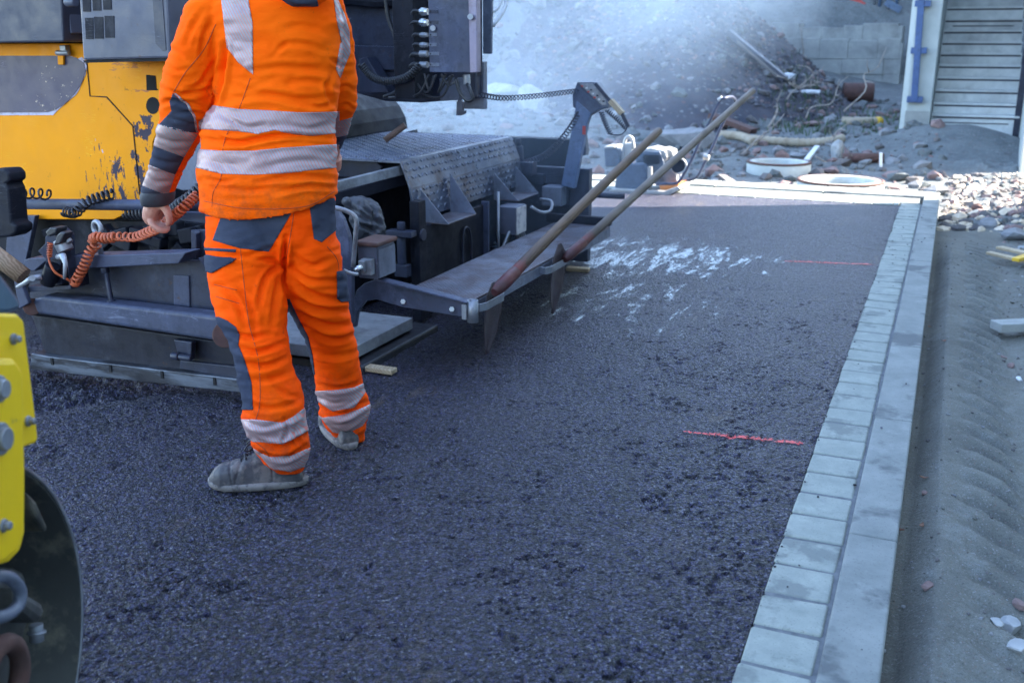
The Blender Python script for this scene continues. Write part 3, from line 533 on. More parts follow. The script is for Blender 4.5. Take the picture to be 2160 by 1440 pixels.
# small wood wedges
for a, b, lb, w in ((gz(757, 772, .012), gz(832, 783, .012), 'small weathered wooden wedge on the asphalt behind the worker', .05), (gz(1196, 566, .012), gz(1243, 569, .012), 'small wooden wedge on the asphalt beyond the second shovel', .06)):
    board(a, b, w, .022, A_LATH, 'wood_wedge', lb, 'wedge')
for i in range(0): pass

def remesh(mb, vox, it=4, fac=.5):
    o = mb.build('tmp', [A_SKIN]); md = o.modifiers.new('r', 'REMESH'); md.mode = 'VOXEL'; md.voxel_size = vox; md.adaptivity = 0
    sm = o.modifiers.new('s', 'SMOOTH'); sm.iterations = it; sm.factor = fac
    e = o.evaluated_get(bpy.context.evaluated_depsgraph_get()); me = e.to_mesh(); n = len(me.vertices)
    v = np.zeros(n*3); me.vertices.foreach_get('co', v); nr = np.zeros(n*3); me.vertices.foreach_get('normal', nr); f = [tuple(p.vertices) for p in me.polygons]
    e.to_mesh_clear(); bpy.data.objects.remove(o); return v.reshape(-1, 3), nr.reshape(-1, 3), f
def pixn(v):
    d = v-CAM; z = d@FW; return np.stack([PX+F*(d@RT)/z, PY-F*(d@CU)/z], 1), (v-CAM)@FH
def creases(v, nr, strokes, seed=0, amp=.0035, sc=(9, 9, 26)):
    P, dh = pixn(v); face = np.clip((-(nr@FH)+.25)*2.5, 0, 1); D = np.zeros(len(v))
    for pl_, w, a in strokes:
        S_ = spline([(x, y, 0) for x, y in pl_], 24)[:, :2]; best = np.full(len(v), 1e9); tt = np.zeros(len(v))
        for k in range(len(S_)-1):
            A, B = S_[k], S_[k+1]; ab = B-A; t = np.clip(((P-A)@ab)/(ab@ab+1e-9), 0, 1); d = np.linalg.norm(P-A-t[:, None]*ab, axis=1); m = d < best; best[m] = d[m]; tt[m] = ((k+t)/(len(S_)-1))[m]
        q = best/(w*.68); D += 1.15* a*(-np.exp(-q*q)+.55*np.exp(-((q-1.7)/.8)**2))*np.sin(np.pi*np.clip(tt, .04, .96))**.6*face
    Q = np.stack([v@RT, v@FH, v[:, 2]], 1)*np.array(sc); Q = Q+fbm3(Q*.5, 2, 5)[:, None]*1.2; D += amp*fbm3(Q, 3, seed)*2; D += amp*.35*fbm3(Q*2.7, 2, seed+9)*2
    return v+nr*D[:, None]
def cloth_obj(name, v, f, mat, par=None):
    me = bpy.data.meshes.new(name); base = np.array(par['_w']); me.from_pydata([tuple(q) for q in v-base], [], f); me.materials.append(mat); me.polygons.foreach_set('use_smooth', [True]*len(f)); me.update()
    o = bpy.data.objects.new(name, me); S.collection.objects.link(o); o.parent = par; o['_w'] = [float(q) for q in base]; return o
# ================================================================== ROAD PAVER
pv = thing('road_paver', 'worn yellow and dark steel asphalt paver with tread plate deck', 'paver machine', (-3., 4.4, 0))
def part(mb, name, m, parent=pv, bevel=.004, **k): return mb.build(name, m, parent, bevel=bevel, **k)
YB = 3.75
# chassis mass behind the panels
part(MB().span((-7, YB+.09, .25), (-3.35, 4.42, 2.1)), 'chassis', A_BLK)
part(MB().span((-7, 4.45, .02), (-3.42, 6.2, .72)), 'lower_chassis', A_BLK)
yp = [(-160, 92), (432, 92), (432, 228), (345, 250), (322, 300), (318, 400), (296, 437), (240, 463), (-160, 462)]
pc = lambda x, y: tuple(U(x, y, 'y', YB)-np.array([-3., 4.4, 0]))
DK = (.05, .04, .06); LV = (.5, .48, .62)
A_YP = paint('worn_yellow_paint', (.84, .30, .0), [(DK, pc(275, 375), .10, .34, 15, .76, ((1, 1, .6), (0, .5, 0))), (DK, pc(308, 265), .04, .16, 12, .74, ((1, 1, .8), (0, .7, 0))), (LV, pc(205, 330), .05, .2, 30, .84, ((1.6, 1, .35), (0, .6, 0))), (DK, pc(225, 385), .1, .33, 34, .79, ((1.7, 1, .3), (0, .6, 0))), ((.45, .16, .05), pc(270, 140), .05, .3, 5, .74, ((.5, 1, 2), (0, 0, 0)))], (.5, .19, .02), .5, .35, 3, streak=False, spec=.15)
panel = part(MB().pp(yp, 'y', YB, .05), 'side_panel', A_YP)
part(MB().tube([U(x, y, 'y', YB-.001) for x, y in ((183, 128), (190, 203), (225, 205), (280, 266), (288, 340), (295, 412))], .0035, 5), 'panel_seam', A_FLATBLK, panel, 0)
part(MB().pp([(308, 158), (328, 160), (330, 186), (334, 191), (309, 191)], 'y', YB-.002, .001), 'square_hole_shade', A_FLATBLK, panel, 0)  # black sheet laid on the panel for the dark of a hole
part(MB().pp([(322+14*math.cos(t), 223+18*math.sin(t)) for t in np.linspace(0, 6.28, 20)[:-1]], 'y', YB-.002, .001), 'round_hole_shade', A_FLATBLK, panel, 0)  # black disc likewise, standing for the unlit inside
patch = [(-160, 118), (140, 118), (160, 122), (176, 133), (180, 150), (172, 175), (158, 197), (138, 218), (118, 231), (100, 237), (-160, 239)]
pb = [(-160, 244), (112, 243), (120, 234), (160, 200), (166, 190), (180, 158), (183, 140), (178, 126), (172, 121), (165, 124), (161, 136), (152, 119), (144, 118), (144, 128), (100, 180), (-160, 180)]
part(MB().pp(pb, 'y', YB-.003, .002), 'old_primer', surf('pale_primer', (.5, .48, .6), (.42, .4, .5), 30, .7, dirt=(.3, .2, .2), dsc=30, dlo=.5), panel, 0)
part(MB().pp(patch, 'y', YB-.006, .003), 'dark_panel', paint('dark_purple_panel', (.075, .06, .095), [((.55, .42, .3), pc(110, 190), .1, .4, 60, .87, ((1, 1, 1), (0, 0, 0)))], amt=.25, streak=False), panel, 0)
lt = part(MB().box(U(137, 105, 'y', YB-.02), (.035, .03, .04)).cyl(U(119, 112, 'y', YB-.03), U(146, 112, 'y', YB-.03), .012, 10), 'latch', A_GALV)
part(MB().pp([(121, 116), (133, 116), (133, 137), (122, 137)], 'y', YB-.02, .012), 'latch_tongue', A_YP, lt, .002)
# cabinets
part(MB().pp([(-180, -60), (127, -60), (134, 89), (-180, 93)], 'y', YB-.16, .3), 'dark_cabinet', A_CABD, bevel=.008)
part(MB().box(U(151, 42, 'y', YB-.06), (.1, .12, .12)).cyl(U(140, 5, 'y', YB-.16), U(160, 5, 'y', YB-.16), .02, 12).box(U(148, 66, 'y', YB-.05), (.09, .1, .05)), 'cabinet_hinge', A_CAB)
lc = part(MB().pp([(163, -60), (352, -60), (359, 123), (175, 128)], 'y', YB-.26, .5), 'louvre_cabinet', A_CAB, bevel=.01)
for (a, b, c_, d) in ((173, -14, 190, 25), (194, -14, 212, 23), (216, -14, 234, 21), (179, 38, 196, 83), (198, 36, 217, 82), (220, 34, 240, 80)):
    part(MB().pp([(a, b), (c_, b), (c_+1, d), (a+2, d)], 'y', YB-.2625, .0025), 'louvre_slot_shade', A_BLK, lc, 0)  # black plates on the face stand for the dark of the openings
part(MB().pp([(318, -60), (338, -60), (350, 106), (343, 108), (328, 92)], 'y', YB-.263, .003), 'cabinet_groove', A_CABD, lc, 0)
part(MB().pp([(175, 128), (359, 123), (359, 129), (178, 133)], 'y', YB-.25, .4), 'cabinet_base', A_FLATBLK, lc, 0)
part(MB().pp([(345, -60), (425, -60), (425, 90), (361, 92)], 'y', YB-.02, .03), 'oily_side_plate', A_RUST)
# tubes, coils
part(MB().tube([U(18, 430, 'y', 3.38), U(445, 434, 'y', 3.38)], .024, 16), 'guide_tube', A_STEEL2, bevel=0)
part(MB().pp([(345, 446), (445, 449), (445, 474), (352, 462)], 'y', 3.45, .04), 'lower_rail', A_STEEL2)
part(MB().coil([U(8, 420, 'y', 3.34), U(60, 408, 'y', 3.34), U(108, 412, 'y', 3.34)], .022, .0048, 6), 'spiral_cable', A_RUB, bevel=0)
part(MB().coil([U(137, 447, 'y', 3.33), U(160, 448, 'y', 3.31), U(185, 425, 'y', 3.33), U(240, 408, 'y', 3.37)], .02, .0048, 13), 'spiral_cable', A_RUB, bevel=0)
part(MB().coil([U(268, 450, 'y', 3.4), U(345, 447, 'y', 3.36), U(385, 430, 'y', 3.3), U(425, 398, 'y', 3.3), U(470, 350, 'y', 3.32)], .024, .0065, 30), 'spiral_cable', A_RUB, bevel=0)
part(MB().pp([(-30, 385), (-30, 358), (8, 356), (18, 366), (20, 382), (12, 388), (18, 400), (24, 470), (34, 476), (34, 492), (22, 500), (-30, 505)], 'y', 3.05, .09), 'clamp_post', A_BLK, bevel=.01)
part(MB().pp([(17, 455), (74, 455), (52, 560), (10, 560)], 'y', 3.7, .03), 'support_leg', A_STEEL2)
part(MB().pp([(375, 300), (425, 290), (425, 400), (385, 402), (366, 396)], 'y', 3.6, .03), 'grey_flap', A_STEEL3)
part(MB().pp([(60, 462), (470, 470), (470, 600), (60, 600)], 'y', 3.82, .02), 'greasy_inner_plate', A_BLK)
r = np.random.RandomState(6)
for k in range(16): p = U(90+r.rand()*330, 478+r.rand()*50, 'y', 3.7+.08*r.rand()); part(MB().box(p, (.05+.08*r.rand(), .06, .03+.05*r.rand()), Matrix.Rotation(r.randn()*.3, 3, 'Y')), 'linkage', A_BLK, bevel=.006)
# end plate of the screed
ep = part(MB().pp([(60, 566), (98, 566), (98, 556), (460, 548), (560, 548), (560, 720), (65, 660)], 'y', 3.16, .02), 'end_plate', A_STEEL, bevel=.003)
part(MB().pp([(402, 485), (560, 478), (560, 560), (405, 560)], 'y', 3.22, .012).pp([(402, 485), (414, 492), (414, 560), (404, 560)], 'y', 3.19, .03), 'upright_plate', A_STEEL, ep)
part(MB().pp([(365, 580), (398, 582), (400, 648), (366, 644)], 'y', 3.152, .01), 'cover_plate', A_STEEL2, ep)
part(MB().pp([(140, 548), (150, 540), (392, 533), (376, 556), (146, 568)], 'y', 3.07, .09).pp([(50, 549), (60, 545), (98, 543), (98, 550), (72, 572), (54, 572)], 'y', 3.07, .09), 'top_flange', A_STEEL2, ep)
part(MB().tube([U(222, 566, 'y', 3.1), U(236, 640, 'y', 3.08)], .0105, 12).cyl(U(220, 562, 'y', 3.1), U(222, 576, 'y', 3.1), .02, 6).cyl(U(234, 632, 'y', 3.08), U(236, 642, 'y', 3.08), .018, 12), 'lift_rod', A_STEEL, ep)
part(MB().pp([(62, 632), (92, 624), (500, 672), (508, 728), (88, 664), (62, 662)], 'y', 3.04, .085), 'push_tube', A_STEEL2, ep, .016, seg=4)
part(MB().cyl(U(68, 647, 'y', 3.03), U(68, 647, 'y', 3.13), .036, 24), 'tube_end_cap', A_RUST, ep, .004)
part(MB().cyl(U(476, 706, 'y', 3.02), U(476, 706, 'y', 3.06), .05, 28), 'rusty_disc', A_RUST, ep, .004)
part(MB().pp([(67, 664), (560, 735), (560, 815), (105, 755), (92, 735)], 'y', 3.12, .04), 'lower_plate', paint('dark_lower_plate', (.018, .02, .032), amt=.5, spec=.2), ep)
part(MB().pp([(66, 745), (104, 752), (560, 806), (560, 834), (62, 779)], 'y', 3.08, .07), 'sliding_shoe', surf('scraped_steel', (.13, .15, .19), (.06, .068, .09), 8, .45, .4, .3, dirt=(.02, .02, .026), dsc=9, dlo=.45, dhi=.56, stretch=(.4, 1, 3)), ep)
for x, y in ((110, 768), (233, 783), (342, 796), (453, 810)): part(MB().box(U(x, y-6, 'y', 3.078), (.012, .006, .03)), 'shoe_notch_shade', A_FLATBLK, ep, 0)
part(MB().cyl(U(363, 750, 'y', 3.05), U(378, 752, 'y', 3.05), .016, 14).cyl(U(378, 752, 'y', 3.05), U(404, 756, 'y', 3.05), .012, 12).pp([(366, 716), (404, 722), (402, 760), (384, 762), (372, 738)], 'y', 3.07, .03), 'shoe_link', A_STEEL, ep)
part(MB().pp([(380, 760), (560, 780), (560, 808), (378, 778)], 'y', 3.1, .02), 'shoe_upper_strip', A_STEEL, ep)
# clamp block, levers, sensor head
cb = part(MB().pp([(57, 604), (96, 604), (145, 602), (145, 566), (140, 540), (150, 610), (60, 616)], 'y', 3.03, .1).pp([(95, 500), (110, 486), (125, 500), (130, 600), (97, 606)], 'y', 3.02, .08).pp([(80, 530), (97, 512), (130, 520), (132, 545), (98, 548)], 'y', 3.0, .05), 'clamp_block', A_STEEL, bevel=.006)
part(MB().cyl(U(100, 598, 'y', 2.99), U(112, 560, 'y', 2.99), .03, 16), 'clamp_barrel', A_BLK, cb)
part(MB().pp([(94, 490), (104, 480), (119, 481), (118, 492), (102, 500)], 'y', 2.99, .06).pp([(120, 495), (127, 489), (137, 492), (126, 515), (112, 518)], 'y', 2.98, .05), 'knob', A_RUB, cb, .006)
part(MB().cyl(U(128, 505, 'y', 3.02), U(140, 530, 'y', 3.02), .032, 16).cyl(U(140, 500, 'y', 3.02), U(148, 512, 'y', 3.02), .014, 10), 'solenoid', A_GALV, cb)
lv = part(MB().tube([U(122, 542, 'y', 2.97), U(133, 540, 'y', 2.96), U(138, 556, 'y', 2.95), U(136, 588, 'y', 2.95)], [.011, .014, .009, .006], 10), 'lever_handle', A_ALU, cb, 0)
part(MB().tube([U(90, 584, 'y', 2.97), U(68, 587, 'y', 2.95), U(36, 606, 'y', 2.93)], [.013, .013, .007], 10).cyl(U(68, 587, 'y', 2.92), U(68, 587, 'y', 2.96), .012, 12), 'lever_handle', A_ALU, cb, 0)
part(MB().pp([(28, 590), (44, 598), (60, 640), (40, 652)], 'y', 3.0, .02), 'lever_arm', A_STEEL2, cb)
ey = part(MB().torus(U(205, 481, 'y', 3.08), nz((.25, 1, 0)), .026, .0095, 26, 10).cyl(U(208, 498, 'y', 3.09), U(214, 545, 'y', 3.1), .011, 12).box(U(211, 540, 'y', 3.1), (.05, .04, .015)), 'eye_bolt', A_GALV, bevel=0)
oc = [(158, 596), (164, 586), (180, 556), (190, 530), (203, 516), (196, 506), (205, 500), (225, 503), (250, 499), (285, 500), (315, 489), (340, 478), (362, 459), (385, 440), (416, 412)]
yy = [3.03, 3.02, 3.03, 3.04, 3.05, 3.05, 3.03]+[0]*8
OCP = [U(a[0], a[1], 'y', y) if k < 7 else UH(a[0], a[1], [3.98, 3.92, 3.82, 3.66, 3.52, 3.41, 3.38, 3.42, 3.6][k-7]-.0) for k, (a, y) in enumerate(zip(oc, yy))]
OCA = [U(a_[0], a_[1], 'y', y_) for a_, y_ in zip(oc[:7]+[(222, 503), (243, 500)], yy[:7]+[3.03, 3.03])]; OCB = [U(240, 500, 'y', 3.03)]+OCP[8:]
oc_c = part(MB().coil(OCA, .0165, .0056, 21, 7), 'orange_spiral_cable', A_ORC, bevel=0); part(MB().coil(OCB[:6], .0150, .0046, 14, 7), 'free_end', A_ORC, oc_c, 0); part(MB().coil(OCB[5:], .0145, .0046, 11, 7), 'held_end', A_ORC, oc_c, 0)
part(MB().tube(spline([U(105, 512, 'y', 2.97), U(103, 545, 'y', 2.96), U(115, 573, 'y', 2.96), U(140, 588, 'y', 2.99), U(158, 597, 'y', 3.02), U(165, 588, 'y', 3.0)], 24), .0045, 8).coil([U(106, 512, 'y', 2.97), U(104, 542, 'y', 2.96)], .009, .003, 6), 'orange_lead', A_ORC, bevel=0)
# ------- parts right of the worker
part(MB().pp([(640, 430), (705, 438), (722, 462), (735, 500), (741, 560), (742, 684), (640, 700)], 'y', 3.62, .03), 'curved_shield', A_STEEL2)
part(MB().tube(spline([U(690, 435, 'y', 3.5), U(722, 442, 'y', 3.52), U(743, 452, 'y', 3.54), U(752, 466, 'y', 3.55), U(750, 500, 'y', 3.56), U(745, 562, 'y', 3.58)], 24), .010, 10), 'grab_pipe', A_GALV, bevel=0)
C0 = U(797, 590, 'y', 3.72); C1 = U(757, 590, 'y', 3.72); zt = U(797, 522, 'y', 3.72)[2]; ye = U(835, 583, 'x', C0[0])[1]
jb = part(MB().span((C1[0], 3.722, C0[2]), (C0[0]-.002, ye, zt)), 'junction_box', A_CAB, bevel=.003)
part(MB().span((C0[0]-.001, 3.728, C0[2]+.004), (C0[0]+.004, ye-.004, zt-.012)), 'box_cover', A_STEEL3, jb, .002)
part(MB().span((C1[0]-.012, 3.705, zt+.001), (C0[0]+.012, ye+.01, zt+.022)), 'box_lid', A_RUST, jb, .008)
part(MB().box(U(776, 562, 'y', 3.70), (.05, .035, .07)).box(U(768, 560, 'y', 3.69), (.03, .05, .05)), 'socket', A_GALV, jb)
part(MB().tube([U(764, 563, 'y', 3.66), U(752, 568, 'y', 3.64), U(742, 572, 'y', 3.64)], [.016, .012, .008], 12), 'plug', A_CHR, jb, 0)
part(MB().tube(spline([U(725, 570, 'y', 3.5), U(740, 576, 'y', 3.52), U(756, 579, 'y', 3.54)], 8), .0075, 8), 'grey_cable', A_GALV, bevel=0)
part(MB().pp([(742, 690), (744, 640), (752, 612), (768, 598), (792, 589), (905, 618), (985, 640), (983, 667), (972, 668), (850, 648), (795, 632), (772, 634), (756, 655), (750, 690)], 'y', 3.80, .02).pp([(790, 587), (985, 637), (985, 641), (788, 592)], 'y', 3.77, .05), 'platform_arm', A_STEEL2, bevel=.003)
part(MB().cyl(U(850, 636, 'y', 3.786), U(850, 636, 'y', 3.80), .012, 6).cyl(U(953, 652, 'y', 3.786), U(953, 652, 'y', 3.80), .012, 6), 'bolt', A_CHR, bevel=.001)
PX0, PX1, PYA, PYB, PZ = -2.14, -1.79, 3.83, 5.78, .3
pl = part(MB().span((PX0, PYA, PZ-.012), (PX1, PYB, PZ)), 'platform', A_TREAD2, bevel=.002)
part(MB().span((PX1-.006, PYA, PZ-.062), (PX1+.002, PYB, PZ-.0125)).span((PX0, PYA+.02, PZ-.05), (PX0+.01, PYB, PZ-.0125)), 'platform_edge', A_STEEL3, pl, .001)
part(MB().span((PX0-.05, PYB-.02, PZ+.001), (PX1+.004, PYB+.025, PZ+.05)), 'toe_lip', A_BLK, pl, .004)
lg = MB()
for i in range(0, 30):
    for j in range(0, 160):
        x = PX0+.012+i*.0114; y = PYA+.008+j*.0122; a = .7 if (i+j) % 2 else -.7; dx, dy = .0042*math.cos(a), .0042*math.sin(a)
        lg.add([(x-dx, y-dy, PZ+.0002), (x+dy*.45, y-dx*.45, PZ+.0002), (x+dx, y+dy, PZ+.0002), (x-dy*.45, y+dx*.45, PZ+.0002), (x, y, PZ+.0034)], [(0, 1, 4), (1, 2, 4), (2, 3, 4), (3, 0, 4)])
part(lg, 'tread_lugs', A_TREAD2, pl, 0, fix=False)
part(MB().ring((PX1+.018, PYA-.03, PZ-.085), (0, 0, 1), [(.024, 0), (.024, .095), (.019, .095), (.019, 0)], 24).span((PX1-.02, PYA-.06, PZ-.07), (PX1+.001, PYA+.001, PZ-.005)), 'corner_socket', A_GALV, pl, 0)
def holder(y0, y1, dz=0):
    P = [(PX1+.003, y0), (PX1+.035, y0-.01), (PX1+.05, y0+.03), (PX1+.052, y1-.03), (PX1+.04, y1), (PX1+.003, y1+.005)]; mb = MB()
    for a, b in zip(P[:-1], P[1:]): mb.bar((*a, PZ-.03+dz), (*b, PZ-.03+dz), .005, .035)
    part(mb, 'shovel_holder', A_GALV, pl, .001)
holder(3.84, 4.08); holder(4.62, 4.90)
# lower step board
part(MB().span((-2.85, 3.56, .045), (-2.245, 4.14, .1)), 'step_board', surf('concrete_dusted_step', (.15, .165, .19), (.24, .26, .28), 9, .75, 0, .4, 100, dirt=(.08, .08, .1), dsc=7), bevel=.004)
part(MB().span((-2.8, 3.58, -.02), (-2.19, 4.3, .03)), 'rubber_mat', A_RUB, bevel=.01)
# tread plate cover: deck, slope, apron
XR, ZR = -2.45, .79; A0 = U(845, 340, 'x', XR); Y0 = A0[1]; ZR = A0[2]
Y1 = 5.85; fold = U(866, 397, 'y', Y0); low = U(885, 462, 'y', Y0+.02); XF, ZF = fold[0], fold[2]; ZL = U(1040, 410, 'x', XF+.01)[2]
ZL = min(low[2]+.03, ZL)
dk = part(MB().prism([(-3.6, Y0, ZR), (XR, Y0, ZR), (XF, Y0, ZF), (XF+.012, Y0+.01, ZL), (XF+.004, Y0+.01, ZL), (XF-.01, Y0, ZF-.002), (XR-.005, Y0, ZR-.012), (-3.6, Y0, ZR-.012)], (0, Y1-Y0, 0)), 'tread_plate_cover', A_TREAD, bevel=.002)
part(MB().prism([(-5.2, Y0+.35, ZR+.001), (-3.61, Y0, ZR+.001), (-3.61, 6.6, ZR+.001), (-5.2, 6.6, ZR+.001)], (0, 0, -.03)), 'rear_deck', A_TREAD, dk, .002)
def lugs(o, u, v, nu, nv, p=.036, h=.0042, L=.0145):
    mb = MB(); u, v = nz(u), nz(v); n = np.cross(u, v)
    if n[2] < 0 and abs(n[2]) > .05: n = -n
    if abs(n[2]) <= .05 and n[0] < 0: n = -n
    for i in range(nu):
        for j in range(nv):
            c = np.array(o)+u*(i+.5)*p+v*(j+.5)*p; s_ = 1 if (i+j) % 2 else -1; d = nz(u*s_+v*.9); e = np.cross(n, d)
            P = [c+d*L*math.cos(t)+e*L*.34*math.sin(t) for t in np.linspace(0, 2*math.pi, 9)[:-1]]; Q = [c+(q-c)*.55+n*h for q in P]
            mb.add(P+Q, [(k, (k+1) % 8, 8+(k+1) % 8, 8+k) for k in range(8)]+[tuple(range(8, 16))], 0, True)
    return mb
ny_ = int((Y1-Y0)/.036); n1 = np.array([XF-XR, 0, ZF-ZR]); n2 = np.array([.012, 0, ZL-ZF])
up1 = nz((-(ZF-ZR), 0, XF-XR)); up1 = up1 if up1[2] > 0 else -up1
part(lugs((XR, Y0, ZR)+up1*.0004, (0, 1, 0), n1, ny_, int(np.linalg.norm(n1)/.036)), 'slope_lugs', A_TREAD, dk, 0, fix=False)
part(lugs((XF+.0005, Y0+.01, ZF-.003), (0, 1, 0), n2, ny_, max(1, int(np.linalg.norm(n2)/.036))), 'apron_lugs', A_TREAD, dk, 0, fix=False)
part(lugs((-3.35, Y0, ZR+.0004), (0, 1, 0), (1, 0, 0), ny_, 24), 'deck_lugs', A_TREAD, dk, 0, fix=False)
# brackets below the apron
for (w1, t1, w2, t2, bt) in (((888, 400), (945, 470), (950, 364), (1005, 452), 462), ((1042, 364), (1090, 422), (1088, 350), (1138, 408), 410)):
    xw = XF+.014; ya = U(*w1, 'x', xw)[1]; yb = U(*w2, 'x', xw)[1]; ta = U(*t1, 'y', ya); tb = U(*t2, 'y', yb); zb = (ta[2]+tb[2])/2; xt = (ta[0]+tb[0])/2
    za, zc = U(*w1, 'x', xw)[2], U(*w2, 'x', xw)[2]
    br = part(MB().span((xw-.004, ya, zb), (xt, yb, zb-.006)), 'step_bracket', A_TREAD2, dk, .001)
    part(MB().prism([(xw-.002, ya, za), (xt, ya, zb), (xw-.002, ya, zb)], (0, .005, 0)), 'gusset', A_STEEL3, dk, .0008)
    part(MB().prism([(xw-.002, yb, zc), (xt, yb, zb), (xw-.002, yb, zb)], (0, -.005, 0)), 'gusset', A_STEEL3, dk, .0008)
# recess under the cover
part(MB().span((-3.4, 6.3, .0), (-2.2, 6.4, ZR-.05)).span((-3.4, Y0-.1, .02), (-2.75, 6.3, ZR-.1)), 'screed_body', A_BLK, bevel=.006)
part(MB().span((-2.36, 4.43, .02), (-2.33, 5.15, ZL-.02)), 'dark_panel_door', A_BLK, bevel=.004)
part(MB().span((-2.345, 5.15, .03), (-2.30, 5.17, ZL)), 'frame_upright', A_STEEL2, bevel=.003)
part(MB().span((-2.36, 4.35, .02), (-2.31, 4.425, ZF-.05)), 'frame_upright', A_BLK, bevel=.003)
part(MB().tube(spline([(-2.325, 4.86, .1), (-2.32, 4.86, .34), (-2.32, 4.9, .4), (-2.32, 4.96, .34), (-2.32, 4.96, .1)], 20), .006, 6), 'door_handle', A_STEEL, bevel=0)
part(MB().cyl((-2.32, 4.38, .45), (-2.30, 4.38, .45), .03, 20), 'pivot_boss', A_STEEL, bevel=.004)
b1 = U(690, 398, 'y', Y0-.45); b2 = U(850, 358, 'y', Y0+.05); part(MB().bar(b1, b2, .03, .045), 'cross_rail', A_GALV, bevel=.003)
part(MB().pp([(700, 335), (790, 338), (805, 352), (798, 372), (700, 392)], 'y', Y0+.06, .02), 'inner_side_plate', A_STEEL)
part(MB().bar(U(690, 425, 'y', 4.25), U(860, 375, 'y', 4.6), .03, .06), 'inner_beam', A_BLK)
cs = MB().cyl(U(846, 468, 'y', 4.3), U(846, 488, 'y', 4.3), .02, 12).box(U(846, 492, 'y', 4.3), (.14, .06, .03)).cyl(U(846, 500, 'y', 4.3), U(848, 560, 'y', 4.3), .022, 12).box(U(850, 570, 'y', 4.3), (.07, .05, .06))
part(cs, 'height_spindle', A_STEEL, bevel=.004)
# dark cloth draped over the frame beside the junction box
cl = []; r = np.random.RandomState(3)
prof = [((735, 420), (772, 418)), ((738, 440), (790, 432)), ((742, 460), (803, 455)), ((746, 482), (812, 480)), ((752, 500), (812, 492)), ((756, 512), (790, 505))]
for k, (a, b) in enumerate(prof):
    A, B = U(*a, 'y', 4.0), U(*b, 'y', 4.0); rg = []
    for t in np.linspace(0, 2*math.pi, 25)[:-1]:
        w = (1-math.cos(t))/2; p = A+(B-A)*w+np.array([0, .07*math.sin(t)*(-1 if t < math.pi else -1), 0]); p = p+np.array([0, -.018*math.sin(9*w+k*1.3)*(math.sin(t) > 0), .01*math.sin(7*w+k)]); rg.append(p)
    cl.append(rg)
v, n_, f = remesh(MB().loft(cl), .008, 3)
v = creases(v, n_, [([(745, 440), (770, 460), (800, 470)], 7, .016), ([(760, 430), (785, 455), (808, 480)], 6, .014), ([(745, 470), (775, 480), (800, 500)], 6, .014), ([(780, 425), (790, 450), (780, 490)], 5, .01)], 5, .012, (14, 14, 20)); cloth_obj('draped_cloth', v, f, A_TARP, pv)
# far end boxes, hoses
part(MB().span((-2.3, 5.27, .30), (-2.185, 5.42, .46)), 'grey_control_box', A_CAB, bevel=.005)
part(MB().span((-2.184, 5.275, .305), (-2.18, 5.415, .455)), 'box_plate', surf('pale_scraped_plate', (.5, .48, .48), (.4, .4, .42), 20, .6, dirt=(.12, .12, .15), dsc=20), bevel=.001)
part(MB().span((-2.26, 5.86, .38), (-2.13, 5.98, .50)), 'pale_end_box', A_STEEL3, bevel=.008)
part(MB().pp([(1182, 385), (1196, 385), (1197, 432), (1181, 436)], 'y', 5.95, .04).span((-2.5, 6.0, .02), (-2.0, 6.06, .6)), 'far_end_plate', A_STEEL, bevel=.004)
part(MB().cyl((-2.05, 6.03, .44), (-1.8, 6.1, .43), .018, 12), 'end_shaft', A_STEEL, bevel=0)
hs = MB()
for k in range(5): o_ = .03*k; hs.tube(spline([(-2.28, 5.22+o_, .12), (-2.24, 5.23+o_, .25+.02*k), (-2.22, 5.3+o_, .33), (-2.2, 5.36+o_, .2), (-2.24, 5.4+o_, .06)], 16), .009, 7)
hs.tube(spline([U(1120, 436, 'y', 5.4), U(1140, 447, 'y', 5.45), U(1160, 445, 'y', 5.5), U(1163, 425, 'y', 5.55), U(1140, 420, 'y', 5.6)], 20), .009, 8); hs.tube([(-2.27, 5.22, .05), (-2.27, 5.22, .55)], .008, 6)
part(hs, 'hydraulic_hose', A_GALV, bevel=0)
part(MB().cyl(U(1096, 345, 'y', 5.9), U(1094, 308, 'y', 5.9), .028, 14).cyl(U(1094, 308, 'y', 5.9), U(1093, 292, 'y', 5.9), .018, 10).box(U(1112, 355, 'y', 5.9), (.1, .08, .08)).box(U(1130, 375, 'y', 6), (.14, .1, .06)), 'valve', A_STEEL, bevel=.004)
# hopper rear hump, stick on the deck
hp = [(-4.9+1.05*math.cos(t)+.55, 5.2, ZR+.46*math.sin(t)) for t in np.linspace(0, math.pi, 20)]
part(MB().prism(hp, (0, .9, 0)), 'auger_cover', A_BLK, bevel=.01)
for k in range(4):
    a = .5+.45*k; part(MB().bar((-4.35+1.06*math.cos(a), 5.19, ZR+.47*math.sin(a)), (-4.35+.5*math.cos(a), 5.17, ZR+.02), .015, .02), 'rib', A_STEEL, bevel=0)
part(MB().pp([(850, 296), (850, 280), (873, 274), (876, 296)], 'y', 5.9, .05), 'deck_upstand', A_STEEL)
tag(MB().cyl(U(812, 296, 'y', 5.0), U(855, 264, 'y', 5.05), .018, 14).build('broken_handle', wood('dark_worn_wood', (.10, .06, .045), (.17, .1, .08), (1, 1, 1), 50), at=U(812, 296, 'y', 5.0)), 'short dark wooden handle end sticking up from the paver deck', 'handle')
